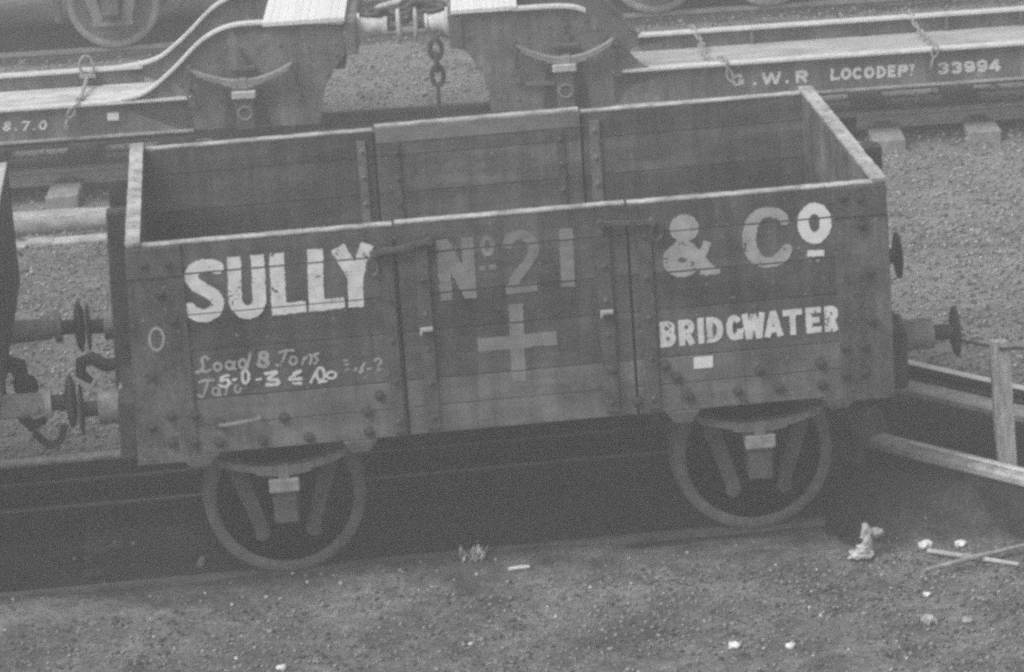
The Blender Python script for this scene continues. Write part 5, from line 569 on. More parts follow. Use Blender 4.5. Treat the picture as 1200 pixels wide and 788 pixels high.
for x in WX:
    for y, s_ in ((.13, -1), (W-.13, 1)):
        P(leafspring(x, y, .69, .385, .085), 'leaf_spring', SPRING_N, None)
        for q in (-.44, .44):
            P(MB().prism([(x+q-.1, HB), (x+q+.1, HB), (x+q+.05, HB-.07), (x+q-.05, HB-.07)], *((-.011, .19) if s_ < 0 else (W-.19, W+.011))), 'spring_shoe', PLATE, None, .006)
        ab = P(MB().box((x-.07, y-.035, .36), (x+.07, y+.16, .60)), 'axlebox', GUARD, None, .012)
        P(MB().box((x-.085, y-.055, .55), (x+.085, y+.08, .628)), 'axlebox_lid', mat('axlebox_lid', .3, .25, 20) if 'axlebox_lid' not in bpy.data.materials else bpy.data.materials['axlebox_lid'], ab, .006)
        yy = y+s_*-.13
        g = MB()
        for q in (-1, 1):
            g.bar((x+q*.34, yy, .86), (x+q*.16, yy, .27), .016, .085, (1, 0, 0)) if False else g.prism([(x+q*.39, .88), (x+q*.28, .88), (x+q*.115, .33), (x+q*.10, .25), (x+q*.14, .215), (x+q*.185, .235), (x+q*.19, .30)], yy-.01, yy+.01)
        P(g, 'axle_guard', GUARD, None, .003)
# buffers: housing, shank, head
HOUSING = mat('worn_buffer_casing', .24, .35, 10, .8, (1, 1, 1), .2, 80, streak=.25)
def buffer(parent, x, y, z, s_, org, ln=1.0, m1=HOUSING, headr=.145):
    b_ = MB().lathe([(0, .13), (.02, .13), (.025, .096), (.06, .09), (.255*ln, .088), (.26*ln, .08), (.26*ln, 0)], (x, y, z), (s_, 0, 0), 24).build('buffer', m1, parent, org, 0, True)
    MB().lathe([(.25*ln, .045), (.42*ln, .045)], (x, y, z), (s_, 0, 0), 16).build('shank', DARK, b_, org, 0, True)
    MB().lathe([(.40*ln, .05), (.415*ln, headr*.93), (.425*ln, headr), (.435*ln, headr), (.45*ln, headr*.7), (.455*ln, 0)], (x, y, z), (s_, 0, 0), 32).build('buffer_head', DARK, b_, org, 0, True)
    return b_
for x, s_ in ((-.1, -1), (L+.1, 1)):
    for y in (.37, 2.1): buffer(wg, x, y, 1.05, s_, ORG, .78 if s_ > 0 else .56)
def hook(parent, x, y, z, s_, org, links=2):
    h = MB().tube([(x, y, z), (x+s_*.12, y, z), (x+s_*.2, y, z+.05), (x+s_*.26, y, z+.03), (x+s_*.27, y, z-.04), (x+s_*.21, y, z-.09)], [.035, .04, .04, .038, .034, .02], 10)
    o_ = h.build('drawhook', DARK, parent, org, 0, True)
    for k in range(links):
        cx, cz = x+s_*(.19-.02*k), z-.1-.17*k
        MB().loop([(cx+(.05*math.cos(a) if k % 2 == 0 else 0), y+(.05*math.cos(a) if k % 2 else 0), cz+.105*math.sin(a)) for a in [2*math.pi*i/14 for i in range(14)]], .02, 8).build('chain_link', DARK, o_, org, 0, True)
    return o_
# brake lever on the near side is not shown; a safety ledge plate at the right end is
# lettering
YL = -.0022
paint('lettering', DATA['SULLY'], YL, WHITE, nl, ORG, wear=.17, cuts=CUTS, seed=3)
paint('lettering', DATA['NO21'], YL+.004, FADED, nd, ORG, wear=.12, cuts=CUTS, seed=5)
paint('painted_cross', DATA['PLUS'], YL+.004, FADED_P, nd, ORG, wear=.1, cuts=CUTS, seed=6)
paint('lettering', DATA['AMP'], YL, GREYP, nr, ORG, wear=.18, cuts=CUTS, seed=7)
paint('lettering', DATA['CEE'], YL, GREYP, nr, ORG, wear=.17, cuts=CUTS, seed=8)
paint('lettering', DATA['CO'], YL, WHITE_B, nr, ORG, wear=.08, cuts=CUTS, seed=9)
paint('lettering', DATA['BRIDGWATER'], YL, WHITE, nr, ORG, step=.0026, wear=.18, cuts=CUTS, seed=10, edge=.002)
paint('script_lettering', DATA['LOAD'], YL, SCRIPT, nl, ORG, step=.0024, wear=.16, seed=11, edge=.0015)
paint('script_lettering', DATA['TARE'], YL, SCRIPT, nl, ORG, step=.0024, wear=.2, seed=12, edge=.0015)
paint('chalk_figures', DATA['FIGURES'], YL-.0012, CHALK, nl, ORG, step=.0024, wear=.12, seed=13, edge=.003)
paint('chalk_figures', DATA['FIG2'], YL-.0012, SCRIPT, nl, ORG, step=.0024, wear=.2, seed=14, edge=.002)
paint('chalk_ring', DATA['CHALK'], YL-.009, SCRIPT, nl, ORG, step=.0024, wear=.14, seed=15, edge=.002)
pl_ = MB().prism([(3.072, 1.078), (3.18, 1.078), (3.182, 1.145), (3.074, 1.145)], -.0025, -.004); P(pl_, 'paper_label', PAPER, nr)

# the old body leans a little at its left end
def lean(ob, off):
    if ob.type == 'MESH' and ob.data.users == 1 and ob.name.split('.')[0] not in ('wheel', 'tyre', 'axle', 'buffer', 'shank', 'buffer_head', 'bolt', 'lettering', 'script_lettering', 'chalk_figures', 'chalk_ring'):
        for v in ob.data.vertices:
            X_ = v.co.x+ORG[0]
            if X_ < .4: v.co.x += (.012-.047*(HT-v.co.z)/(HT-HB))*min(1, (.4-X_)/.35)
    for ch in ob.children: lean(ch, off)
lean(wg, 0)

# ---------------------------------------------------------------- wagon coupled at the left edge
NO = (-2.8, W/2, 0); NX = -.75
nw = thing('goods_wagon', 'dark boarded wagon cut by the left edge, its buffers meeting the lettered wagon', 'wagon', NO)
def Q(mb, name, m, parent=None, bevel=0, smooth=False): return mb.build(name, m, parent or nw, NO, bevel, smooth)
NT = 2.0; NB = 1.25
def boards(axis_, a0, a1, c0, c1):
    mb = MB(); zs = np.linspace(NB, NT, 6)
    for i in range(5):
        lo, hi = zs[i]+(.003 if i else 0), zs[i+1]-.003
        mb.box((a0, c0, lo), (a1, c1, hi)) if axis_ == 'x' else mb.box((c0, a0, lo), (c1, a1, hi))
        if i < 4: mb.box((a0+.01, c0+.01, hi-.002), (a1-.01, c1-.01, hi+.008)) if axis_ == 'x' else mb.box((c0+.01, a0+.01, hi-.002), (c1-.01, a1-.01, hi+.008))
    return mb
for y in (0, W-TH):
    e = Q(boards('x', NX-4.3, NX, y, y+TH), 'side_boards', PAINT, None, .002)
    Q(MB().box((NX-4.3, y-.003, NT-.002), (NX, y+TH+.003, NT+.010)), 'top_edge', RIM, e, .003)
    Q(MB().box((NX-.2, y-.008 if y < 1 else y+TH, NB), (NX+.006, y if y < 1 else y+TH+.008, NT-.01)), 'corner_plate', IRON, e, .002)
for x in (NX-TH, NX-4.3):
    e = Q(boards('y', TH+.001, W-TH-.001, x, x+TH), 'end_boards', PAINT, None, .002)
    Q(MB().box((x-.006, -.006, NT+.0115), (x+TH+.006, W+.006, NT+.026)), 'end_cap', RIM, e, .004)
Q(MB().box((NX-4.28, .02, NB-.09), (NX-.02, W-.02, NB-.003)), 'floor_boards', INSIDE)
for x in (NX-.36, NX-4.25): Q(MB().box((x, .1, .87), (x+.13, W-.1, NB-.093)), 'headstock', DARK, None, .01)
for y in (.3, W-.42): Q(MB().box((NX-4.1, y, .87), (NX-.37, y+.12, NB-.093)), 'solebar', DARK, None, .01)
for x in (NX-1.0, NX-3.3):
    for y, s_ in ((.43, -1), (2.04, 1)):
        w_ = wheel_mesh(y, s_).build('wheel', DARK, nw, smooth=True); w_.location = (x-NO[0], y-NO[1], WR-.036)
        tyre_mesh(s_).build('tyre', TYRE, w_, smooth=True)
        yy = .28 if s_ < 0 else W-.28
        Q(MB().prism([(x-.35, .88), (x+.35, .88), (x+.12, .3), (x-.12, .3)], yy-.01, yy+.01), 'axle_guard', DARK)
    Q(MB().tube([(x, .3, WR), (x, W-.3, WR)], .06, 14), 'axle', DARK, None, 0, True)
for y, z in ((.37, 1.105), (2.1, 1.06)):
    x = NX-.225
    b_ = MB().lathe([(0, .14), (.02, .14), (.03, .1), (.1, .072), (.40, .066), (.405, .055), (.43, .055), (.435, .085), (.475, .085), (.475, 0)], (x, y, z), (1, 0, 0), 24).build('buffer', BUF_N, nw, NO, 0, True)
    MB().lathe([(.47, .045), (.56, .045)], (x, y, z), (1, 0, 0), 16).build('shank', DARK, b_, NO, 0, True)
    MB().lathe([(.55, .05), (.565, .13), (.575, .15), (.592, .15), (.61, .1), (.615, 0)], (x, y, z), (1, 0, 0), 32).build('buffer_head', DARK, b_, NO, 0, True)
hook(nw, NX-.22, W/2, 1.07, 1, NO, 1)
q_ = MB()
q_.tube([(NX-.02, .95, 1.0), (NX+.03, .9, .9), (NX+.10, .8, .85), (NX+.18, .75, .9)], [.03, .035, .035, .02], 8); q_.tube([(NX+.12, .62, .86), (NX+.2, .55, .80), (NX+.27, .5, .84), (NX+.3, .5, .93)], .022, 8); q_.lathe([(0, .02), (.01, .06), (.05, .075), (.1, .06), (.12, .02)], (NX+.02, W/2-.05, .97), (.8, -.5, .3), 12); Q(q_, 'coupling_link', DARK, None, 0, True)
hook(wg, -.1, W/2, 1.05, -1, ORG, 0)

# ---------------------------------------------------------------- the two long low wagons of the middle row
def wpt(a, v, z=0):
    c, s_ = math.cos(T2), math.sin(T2); return (a*c-v*s_, 10.66+a*s_+v*c, z)
FV = 1.42
class Well:
    def __init__(s, label, a0):
        s.org = (a0, 0, 0); s.o = thing('well_wagon', label, 'wagon', wpt(a0, 0), T2, 'long low wagons of the middle row')
    def p(s, mb, name, m, parent=None, bevel=0, smooth=False): return mb.build(name, m, parent or s.o, s.org, bevel, smooth)
    def flange(s, pts, v0, v1, th, name, m, parent=None):
        mb = MB()
        for (xa, za), (xb, zb) in zip(pts[:-1], pts[1:]):
            d = Vector((xb-xa, zb-za)); d.normalize(); nx_, nz_ = -d.y, d.x
            if nz_ < 0: nx_, nz_ = -nx_, -nz_
            q = [(xa+nx_*.001, za+nz_*.001), (xb+nx_*.001, zb+nz_*.001), (xb+nx_*th, zb+nz_*th), (xa+nx_*th, za+nz_*th)]
            mb.prism(q, v0, v1)
        return s.p(mb, name, m, parent)
    def plate(s, pts, v, crest, rivets, m=GREY, crest_m=None):
        crest_m = crest_m or GREY_L
        pl = s.p(MB().prism(pts, v, v+.03), 'swan_neck_plate', m)
        s.flange(crest, v-.05, v+.08, .02, 'flange', crest_m, pl)
        if rivets:
            mb = MB()
            for x, z in rivets: mb.lathe([(0, .019), (.010, .015), (.015, 0)], (x, v, z), (0, -1, 0), 6)
            s.p(mb, 'rivets', m, pl)
        return pl
    def frame(s, x0, x1, z0, z1, v, inner=True):
        f = s.p(MB().box((x0, v, z0+.015), (x1, v+.025, z1-.015)), 'frame_girder', GREY)
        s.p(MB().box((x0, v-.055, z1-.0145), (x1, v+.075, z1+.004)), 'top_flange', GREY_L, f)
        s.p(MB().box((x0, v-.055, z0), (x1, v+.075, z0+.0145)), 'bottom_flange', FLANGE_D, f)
        return f
    def spring(s, x, zc, v, half, rise):
        s.p(leafspring(x, v-.1, zc, half, rise, 6), 'leaf_spring', SPRING_L)
        for q in (-1, 1):
            xx = x+q*(half+.01); zz = zc+rise
            mb = MB().lathe([(-.07, .03), (.0, .03)], (xx, v-.06, zz), (0, 1, 0), 12)
            for k in range(3):
                cz = zz-.05-.09*k
                mb.loop([(xx+(.028 if k % 2 == 0 else .008)*math.cos(a), v-.07+(.012 if k % 2 == 0 else .03)*math.cos(a), cz+.055*math.sin(a)) for a in [2*math.pi*i/12 for i in range(12)]], .011, 6)
            mb.lathe([(-.09, .035), (0, .035)], (xx, v, zz-.3), (0, 1, 0), 12)
            s.p(mb, 'spring_hanger', IRON, None, 0, True)
        s.p(MB().box((x-.035, v-.06, zc+.02), (x+.035, v-.002, zc+.2)).tube([(x, v-.05, zc+.2), (x, v-.05, zc+.27)], .02, 8).box((x-.11, v-.09, zc+.08), (x+.11, v-.002, zc+.115)), 'spring_buckle', IRON, None, .004)
    def axlebox(s, x, zt, zb, v):
        s.p(MB().prism([(x-.2, zb+.005), (x+.2, zb+.005), (x+.15, zt-.07), (x-.15, zt-.07)], v-.012, v-.001), 'horn_shade_plate', DARK)  # dark plate added to paint the shading around the axlebox
        ab = s.p(MB().box((x-.075, v-.16, zb), (x+.075, v-.013, zt-.05)), 'axlebox', GUARD, None, .01)
        s.p(MB().box((x-.1, v-.19, zt-.06), (x+.1, v-.01, zt)), 'axlebox_lid', LID2, ab, .006)
        s.p(MB().loop([(x+.055*math.cos(a), v-.165, (zt+zb)/2-.02+.055*math.sin(a)) for a in [2*math.pi*i/16 for i in range(16)]], .012, 6), 'axlebox_cover', IRON_L, ab, 0, True)
    def wheels(s, x):
        for v, sg in ((.31, -1), (1.84, 1)):
            w_ = wheel_mesh(0, sg, .43).build('wheel', DARK, s.o, smooth=True); w_.location = (x-s.org[0], v, .43)
            tyre_mesh(sg, .43).build('tyre', TYRE, w_, smooth=True)
        s.p(MB().tube([(x, .02, .43), (x, 1.9, .43)], .06, 12), 'axle', DARK, None, 0, True)
CHAIN = mat('dusty_chain', .3, .3, 20, .8)
BUF_L = mat('dusty_buffer', .5, .3, 10, .8)
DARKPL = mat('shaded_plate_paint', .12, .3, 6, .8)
FLOORR = mat('grey_floor_boards', .38, .3, 4, .9, (.6, 2, 1), .2, 60)
TYRE3 = mat('dusty_tyre', .36, .3, 9, .8)
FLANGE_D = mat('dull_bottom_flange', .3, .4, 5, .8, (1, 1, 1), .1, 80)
SPRING_L = mat('dusty_spring', .26, .3, 10, .8)
LID2 = mat('dusty_axlebox_lid', .42, .25, 14, .9)
def smooth_run(p, i0, i1, n=5):
    q = [Vector(a) for a in p]; out = list(p[:i0])
    for i in range(i0, i1):
        a, b_, c, d = q[max(i-1, i0)], q[i], q[i+1], q[min(i+2, i1)]
        for k in range(n):
            t_ = k/n; out.append(tuple(.5*((2*b_)+(c-a)*t_+(2*a-5*b_+4*c-d)*t_*t_+(3*b_-a-3*c+d)*t_**3)))
    return out+list(p[i1:])
PL['left_plate'][0] = (-.42, .604); PL['left_plate'][1] = (-.12, .655)
PL['right_plate'][6] = (4.10, .592); PL['right_plate'].insert(7, (4.5, .571))
lp = smooth_run(PL['left_plate'], 0, 7); rp_ = smooth_run(PL['right_plate'], 1, 7)
lw = Well('grey low wagon at upper left, curved neck rising to the right under white deck', -1.0)
lriv = [(x, z) for x, z in ((.35, .94), (.45, 1.03), (.6, 1.1), (.75, 1.13), (.9, 1.13), (1.05, 1.12), (1.2, 1.11), (1.52, 1.09), (1.52, .98), (1.52, .88), (1.35, 1.08), (1.43, .72), (1.36, .6), (1.3, .45), (.3, .8), (.2, .72), (.45, .9), (1.18, 1.0), (1.05, 1.0), (.6, 1.0))]
ncrest = lp[0:36]
lw.plate(lp, 0, ncrest, lriv); lw.plate(lp, FV, ncrest, lriv[:9])
for v in (0, FV): lw.frame(-7, .28 if v == 0 else -.24, .325, .615, v)
lw.p(MB().box((-7, .09, .42), (.2, FV-.01, .47)), 'well_floor', FLOORW)
dk = MB()
for i in range(11): dk.box((.93+i*.062, -.06, 1.17), (.93+i*.062+.0605, FV+.25, 1.205+rnd.uniform(-.002, .002)))
lw.p(dk, 'deck', DECK)
lw.p(MB().box((1.60, -.03, .88), (1.70, FV+.2, 1.165)), 'headstock', GREY, None, .01)
lw.p(MB().box((.35, .05, .75), (1.58, .9, .80)).box((.5, .04, .35), (.56, FV, .95)), 'cross_stay', DARK)
lw.spring(.73, .735, 0, .43, .13); lw.axlebox(.73, .66, .33, 0); lw.wheels(.73)
lw.p(MB().prism([(-.45, .445), (-.28, .445), (-.28, .545), (-.45, .545)], -.012, -.002), 'label_clip', IRON)
lw.p(MB().prism([(-.43, .46), (-.335, .46), (-.335, .525), (-.43, .525)], -.0135, -.0165), 'paper_label', PAPER)
lw.p(MB().box((1.12, -.012, .975), (1.24, -.001, 1.02)), 'number_plate', GREY_L) if False else None
paint('lettering', DATA['DIG'], -.002, WHITE_B, lw.o, lw.org, step=.005, wear=.1, seed=21)
rw = Well('grey low wagon at upper right with white lettering and numerals on its long side', 5.2)
rcrest = rp_[1:12]
rriv = [(3.05, 1.1), (3.2, 1.1), (3.35, 1.1), (3.5, 1.07), (3.6, 1.02), (3.68, .95), (3.75, .87), (3.83, .8), (3.92, .72), (4.0, .66), (2.6, 1.1), (2.62, .95), (2.85, .42), (3.0, .4), (3.45, 1.0), (3.55, .93), (3.3, 1.0)]
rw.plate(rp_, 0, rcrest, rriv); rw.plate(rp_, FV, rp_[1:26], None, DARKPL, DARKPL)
for v in (0, FV): rw.frame(3.80 if v == 0 else 4.08, 11.5, .28, .585, v)
rw.p(MB().box((4.0, .09, .39), (11.4, FV-.01, .44)), 'well_floor', FLOORR)
dk = MB()
for i in range(11): dk.box((2.49+i*.05, -.05, 1.163), (2.49+i*.05+.0485, FV+.25, 1.195+rnd.uniform(-.002, .002)))
rw.p(dk, 'deck', DECK)
rw.p(MB().box((2.46, -.03, .87), (2.58, FV+.2, 1.158)), 'headstock', GREY, None, .01)
rw.p(MB().box((2.75, .05, .75), (3.9, .9, .80)), 'cross_stay', DARK)
rw.spring(3.42, .74, 0, .41, .14); rw.axlebox(3.40, .70, .29, 0); rw.wheels(3.40)
rw.p(MB().bar((3.06, -.03, .53), (3.31, -.03, .525), .03, .035), 'tie_bar', IRON_L)
paint('lettering', DATA['GWR'], -.002, WHITE, rw.o, rw.org, step=.005, wear=.12, seed=22)
sf = MB()
for x in (5.05, 6.0, 6.75, 7.4, 8.5): sf.box((x, FV-.05, .445), (x+.03, FV-.001, .56))
rw.p(sf, 'stiffeners', GREY)
# buffers between them and the coupling
for w_, x, s_ in ((lw, 1.70, 1), (rw, 2.46, -1)):
    for v in (.28, 1.55):
        k = .345 if s_ > 0 else .275
        b_ = MB().lathe([(0, .13), (.02, .13), (.025, .10), (.07, .085), (k*.62, .07), (k*.63, .085), (k*.72, .085), (k*.72, 0)], (x, v, 1.035), (s_, 0, 0), 24).build('buffer', BUF_L, w_.o, w_.org, 0, True)
        MB().lathe([(k*.7, .04), (k, .04)], (x, v, 1.035), (s_, 0, 0), 12).build('shank', IRON, b_, w_.org, 0, True)
        MB().lathe([(k*.93, .05), (k*.95, .14), (k, .145), (k*1.03, .145), (k*1.06, .1), (k*1.07, 0)], (x, v, 1.035), (s_, 0, 0), 32).build('buffer_head', BUF_N, b_, w_.org, 0, True)
hk = lw.p(MB().tube([(1.70, .78, 1.04), (1.86, .78, 1.06), (1.94, .78, 1.14), (2.02, .78, 1.12), (2.03, .78, 1.03)], [.04, .045, .05, .045, .03], 10), 'drawhook', IRON, None, 0, True)
hk2 = rw.p(MB().tube([(2.46, .78, 1.04), (2.32, .78, 1.06), (2.25, .78, 1.15), (2.17, .78, 1.13), (2.16, .78, 1.03)], [.04, .045, .05, .045, .03], 10), 'drawhook', IRON, None, 0, True)
for k, (x, z) in enumerate(((1.98, 1.06), (2.07, 1.02), (2.16, 1.07))):
    lw.p(MB().loop([(x+.09*math.cos(a), .78+(.05*math.sin(a) if k % 2 == 0 else 0), z+(.05 if k % 2 else .02)*math.sin(a)) for a in [2*math.pi*i/14 for i in range(14)]], .022, 8), 'chain_link', IRON, hk, 0, True)
for k, (x, v, z) in enumerate(((1.80, .62, 1.1), (1.93, .6, 1.08), (2.06, .58, 1.1), (2.2, .6, 1.12), (2.33, .62, 1.1), (1.85, .98, 1.08), (1.98, 1.0, 1.05), (2.12, 1.0, 1.06), (2.26, .98, 1.1))):
    (lw if x < 2.08 else rw).p(MB().loop([(x+.085*math.cos(a), v+(.045*math.sin(a) if k % 2 == 0 else 0), z+(.05 if k % 2 else .015)*math.sin(a)) for a in [2*math.pi*i/14 for i in range(14)]], .018, 8), 'side_chain_link', IRON, hk if x < 2.08 else hk2, 0, True)
lw.p(MB().tube([(1.75, .70, 1.05), (1.9, .70, 1.12), (2.05, .7, 1.16), (2.13, .7, 1.24)], [.03, .035, .03, .02], 8), 'coupling_lever', BUF_N, hk, 0, True)
sc_ = rw.p(MB().tube([(2.47, .22, .92), (2.40, .2, .95), (2.345, .2, .93)], .014, 8), 'safety_chain', DARK, None, 0, True)
for z in (.83, .605):
    rw.p(MB().loop([(2.34+.05*math.cos(a), .2, z+.082*math.sin(a)) for a in [2*math.pi*i/16 for i in range(16)]], .021, 8), 'chain_link', DARK, sc_, 0, True)
rw.p(MB().loop([(2.34, .2+.04*math.cos(a), .718+.075*math.sin(a)) for a in [2*math.pi*i/14 for i in range(14)]], .02, 8).tube([(2.338, .2, .53), (2.33, .2, .3), (2.33, .2, .2)], .016, 8).loop([(2.33, .2+.03*math.cos(a), .16+.05*math.sin(a)) for a in [2*math.pi*i/14 for i in range(14)]], .016, 8), 'chain_rod', DARK, sc_, 0, True)
# lashing chains and shackles on the low frames
def chain(w_, pts, name, pitch=.075, parent=None):
    P_ = [Vector(p) for p in pts]; seg = [(a, b_) for a, b_ in zip(P_[:-1], P_[1:])]; mb = MB(); k = 0
    for a, b_ in seg:
        n_ = max(1, int((b_-a).length/pitch))
        for i in range(n_):
            c = a.lerp(b_, (i+.5)/n_); d = (b_-a).normalized(); sd_ = d.cross(Vector((.3, 1, .2))).normalized()
            if k % 2: sd_ = d.cross(sd_)
            mb.loop([tuple(c+d*(pitch*.68)*math.cos(t_)+sd_*.026*math.sin(t_)) for t_ in [2*math.pi*j/10 for j in range(10)]], .0095, 6); k += 1
    return w_.p(mb, name, CHAIN, parent, 0, True)
chain(rw, [(4.55, FV+.02, .62), (4.62, FV-.1, .52), (4.62, 1.0, .47), (4.68, .5, .45), (4.72, .09, .615), (4.75, -.06, .60), (4.78, -.07, .45)], 'lashing_chain')
chain(rw, [(6.45, FV+.02, .61), (6.5, FV-.12, .5), (6.55, .9, .46), (6.5, .2, .46)], 'lashing_chain')
chain(rw, [(6.50, -.07, .63), (6.47, -.07, .52), (6.44, -.07, .42)], 'lashing_chain')
for v in (FV, ):
    mb = MB().loop([(-.72+.06*math.cos(a), v-.07, .66+.09*math.sin(a)) for a in [2*math.pi*i/14 for i in range(14)]], .014, 6).box((-.79, v-.11, .56), (-.65, v-.06, .59)).tube([(-.72, v-.09, .57), (-.735, v-.7, .48)], .018, 8)
    lw.p(mb, 'shackle', CHAIN, None, 0, True)
chain(lw, [(-.72, .5, .48), (-.70, .2, .5), (-.66, .09, .63), (-.68, -.07, .62), (-.76, -.07, .5), (-.78, -.07, .4)], 'lashing_chain')

# ---------------------------------------------------------------- the wagons of the farthest row
def far_wagon(label, a0, axles, x0, x1, name):
    c, s_ = math.cos(T3), math.sin(T3); org = (a0, 0, 0)
    t_ = thing(name, label, 'wagon', (a0*c, 16.1+a0*s_, 0), T3, 'wagons of the farthest row')
    def q(mb, nm, m, parent=None, bevel=0, smooth=False): return mb.build(nm, m, parent or t_, org, bevel, smooth)
    for x in axles:
        for v, sg in ((.0, -1), (1.54, 1)):
            w_ = wheel_mesh(0, sg, .455).build('wheel', DARK, t_, smooth=True); w_.location = (x-a0, v, .455)
            tyre_mesh(sg, .455).build('tyre', TYRE3, w_, smooth=True)
            yy = -.14 if sg < 0 else 1.68
            g = MB()
            for k in (-1, 1): g.prism([(x+k*.36, .9), (x+k*.24, .9), (x+k*.09, .33), (x+k*.17, .25)], yy-.012, yy+.012)
            g.prism([(x-.2, .25), (x+.2, .25), (x+.2, .29), (x-.2, .29)], yy-.014, yy+.014); q(g, 'axle_guard', SPRING_L)
            ab = q(MB().box((x-.085, yy-.1, .36), (x+.085, yy+.1, .6)), 'axlebox', GREY, None, .012); q(MB().box((x-.1, yy-.11, .58), (x+.1, yy+.08, .63)), 'axlebox_lid', LID2, ab, .006)
            q(leafspring(x, yy, .70, .4, .1), 'leaf_spring', IRON)
        q(MB().tube([(x, -.1, .455), (x, 1.6, .455)], .06, 12), 'axle', DARK, None, 0, True)
    for v in (-.2, 1.64): q(MB().box((x0, v, .86), (x1, v+.1, 1.12)), 'solebar', DARK, None, .01)
    q(MB().box((x0, -.42, 1.121), (x1, 1.96, 1.18)), 'floor_boards', INSIDE)
    for v in (-.42, 1.9):
        mb = MB(); zs = np.linspace(1.181, 1.95, 5)
        for i in range(4): mb.box((x0, v, zs[i]), (x1, v+.06, zs[i+1]-.005)); mb.box((x0+.01, v+.01, zs[i+1]-.01), (x1-.01, v+.05, zs[i+1]+.004)) if i < 3 else None
        q(mb, 'side_boards', GREY)
    for x in (x0, x1-.06): q(MB().box((x, -.355, 1.181), (x+.06, 1.895, 1.945)), 'end_boards', GREY)
    for x in (x0-.12, x1): q(MB().box((x, -.4, .84), (x+.12, 1.94, 1.118)), 'headstock', DARK)
    for x, sg in ((x0-.12, -1), (x1+.12, 1)):
        for v in (-.1, 1.6): buffer(t_, x, v, 1.03, sg, org, .8, IRON_L, .14)
    # brake block and hanger beside the first wheel
    xb_ = axles[-1]-.53
    bb = q(MB().prism([(xb_-.05, .30), (xb_+.02, .28), (xb_+.03, .75), (xb_-.05, .8)], -.06, .02), 'brake_block', GREY, None, .008)
    q(MB().bar((xb_, -.04, .78), (xb_-.03, -.04, 1.1), .03, .03), 'brake_hanger', GREY, bb)
    q(MB().bar((xb_-.1, -.15, .95), (xb_-1.2, -.15, .55), .03, .09), 'brake_lever', GREY_L)
    return t_
far_wagon('wagon in the farthest row at upper left, one wheel showing behind the curved neck', -1.2, (-3.2, -.48), -4.3, .55, 'goods_wagon')
far_wagon('wagon in the farthest row at upper middle, two close wheels showing above the low wagon', 5.2, (4.82, 5.93, 8.6, 9.7), 3.6, 10.9, 'bogie_wagon')

# ---------------------------------------------------------------- litter on the ground
def gz(x, y): return float(height(np.array([x]), np.array([y]))[0])
def stick(a, b_, r, lbl, m=TIMBER, lift=.012):
    za, zb = gz(*a)+lift, gz(*b_)+lift; md = ((a[0]+b_[0])/2, (a[1]+b_[1])/2+.006)
    o_ = MB().tube([(a[0], a[1], za), (md[0], md[1], max((za+zb)/2, gz(*md)+lift)), (b_[0], b_[1], zb)], [r, r*1.1, r*.8], 8).build('stick', m, smooth=True)
    return recentre(tag(o_, lbl, 'stick'))
stick((4.341, -.036), (4.78, -.43), .014, 'thin pale stick lying under the other where two sticks cross', lift=.02)
stick((4.24, -.443), (4.92, -.14), .014, 'thin pale stick lying on top where two sticks cross at lower right', lift=.05)
stick((1.97, .12), (2.09, .125), .012, 'small white splinter lying in front of the near rail, below the painted cross', STONE_W)
stick((.22, 1.02), (.26, 1.14), .02, 'short pale peg lying in the dark ash left of the left wheel', TIMBER, .02)
def rock(x, y, s_, lbl, m=STONE_W, flat=.6):
    g = random.Random(int(x*1000)); bm = bmesh.new(); bmesh.ops.create_icosphere(bm, subdivisions=2, radius=s_/2)
    for v in bm.verts: v.co *= 1+g.uniform(-.22, .18); v.co.z *= flat
    me = bpy.data.meshes.new('stone'); bm.to_mesh(me); bm.free(); me.materials.append(m)
    o_ = bpy.data.objects.new('stone', me); C.objects.link(o_); o_.location = (x, y, gz(x, y)+s_*flat*.3); o_.rotation_euler = (0, 0, g.uniform(0, 6))
    return tag(o_, lbl, 'stone', 'white stones lying about')
rock(4.347, .06, .085, 'white stone left of another at the foot of the side track bank')
rock(4.546, .04, .075, 'white stone right of another at the foot of the side track bank')
rock(4.206, -.68, .05, 'small white stone just below the left tip of the crossed sticks')
rock(4.131, -1.12, .085, 'pale lump of stone lying below the crossed sticks', TIMBER)
rock(4.33, -1.15, .06, 'small pale stone lying right of the pale lump below the crossed sticks', TIMBER)
rock(3.062, -1.18, .07, 'flat white stone left of a smaller one below the right wheel')
rock(3.351, -1.28, .055, 'small white stone near the bottom edge, right of the flat white one')
rock(.65, -.9, .055, 'lone white stone near the bottom edge below the left wheel')
rock(-.944, 2.1, .06, 'white stone in the ash at the left edge', STONE_W)
rb = MB(); g = random.Random(5); x, y = 3.967, -.02; z = gz(x, y)
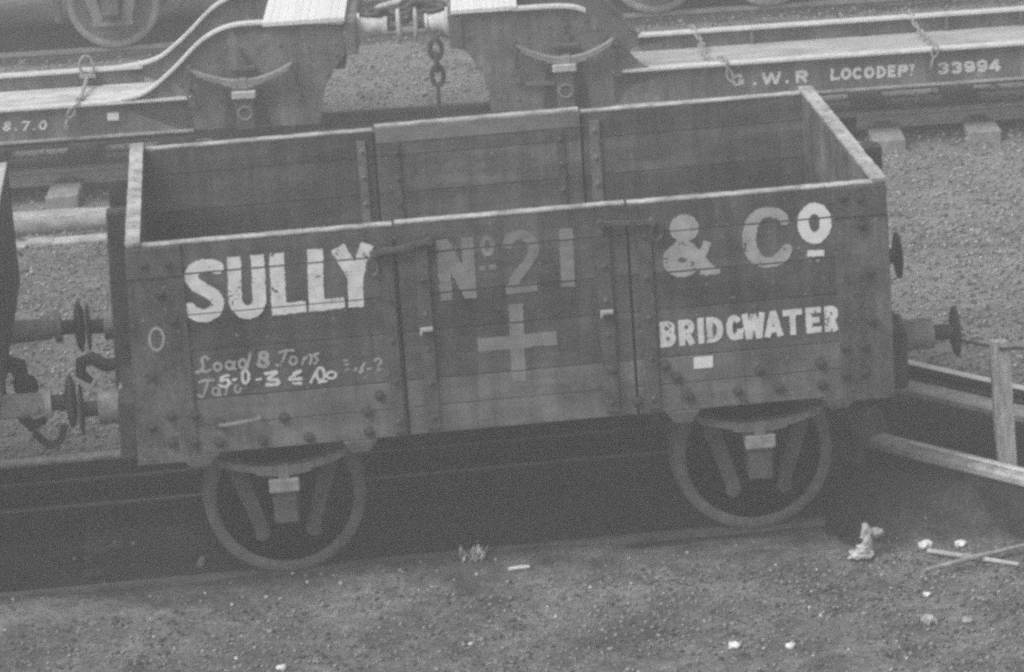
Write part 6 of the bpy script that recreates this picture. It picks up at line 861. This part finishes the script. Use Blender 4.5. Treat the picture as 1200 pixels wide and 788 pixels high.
def lump(mb, c, r, sq):
    bm = bmesh.new(); bmesh.ops.create_icosphere(bm, subdivisions=2, radius=1)
    for v in bm.verts: v.co = v.co*(1+g.uniform(-.28, .22))
    bm.verts.ensure_lookup_table(); mb.add([(c[0]+v.co.x*r*sq[0], c[1]+v.co.y*r*sq[1], c[2]+v.co.z*r*sq[2]) for v in bm.verts], [tuple(v.index for v in f.verts) for f in bm.faces]); bm.free()
lump(rb, (x-.02, y-.06, z+.025), .06, (1.2, .8, .5)); lump(rb, (x+.03, y-.02, z+.06), .045, (.7, .7, 1.3)); lump(rb, (x+.035, y+.03, z+.12), .045, (.8, .7, 1.2)); lump(rb, (x+.09, y+.04, z+.11), .04, (1.1, .6, .8)); lump(rb, (x+.0, y-.05, z+.05), .05, (.8, .8, .8))
recentre(tag(rb.build('crumpled_rag', mat('dirty_cloth', .45, .4, 16, .95)), 'crumpled pale rag on the cinders right of the right wheel', 'rag'))
wd = MB()
for k in range(44):
    a = g.uniform(0, 6.28); l = g.uniform(.03, .08); x, y = 1.78+g.uniform(-.07, .07), .36+g.uniform(-.05, .05); z = gz(x, y)
    p0 = Vector((x, y, z)); p1 = p0+Vector((math.cos(a)*l*.6, math.sin(a)*l*.6, l)); sd_ = Vector((-math.sin(a), math.cos(a), 0))*.012
    md = (p0+p1)/2; wd.add([p0, md+sd_, p1, md-sd_], [(0, 1, 2, 3)])
recentre(tag(wd.build('weed', mat('pale_weed', .5, .4, 20, .9)), 'small pale weed growing beside the near rail between the wheels', 'weed'))

# ---------------------------------------------------------------- haze volume added to lift the blacks
hz = MB().box((-30, -24, -1.6), (40, 45, 7.6)).build('haze', bpy.data.materials.new('black_lift_haze')); hz['kind'] = 'stuff'; hz['label'] = 'added thin haze lifting the dark tones over the yard'
hm = hz.data.materials[0]; hm.cycles.volume_sampling = 'DISTANCE'; hm.cycles.homogeneous_volume = True; hm.use_nodes = True; t = hm.node_tree; t.nodes.clear()
ou = t.nodes.new('ShaderNodeOutputMaterial'); pv = t.nodes.new('ShaderNodeVolumePrincipled'); pv.inputs['Color'].default_value = (.92, .92, .92, 1); pv.inputs['Density'].default_value = 0.0092
pv.inputs['Anisotropy'].default_value = 0
t.links.new(pv.outputs[0], ou.inputs['Volume'])
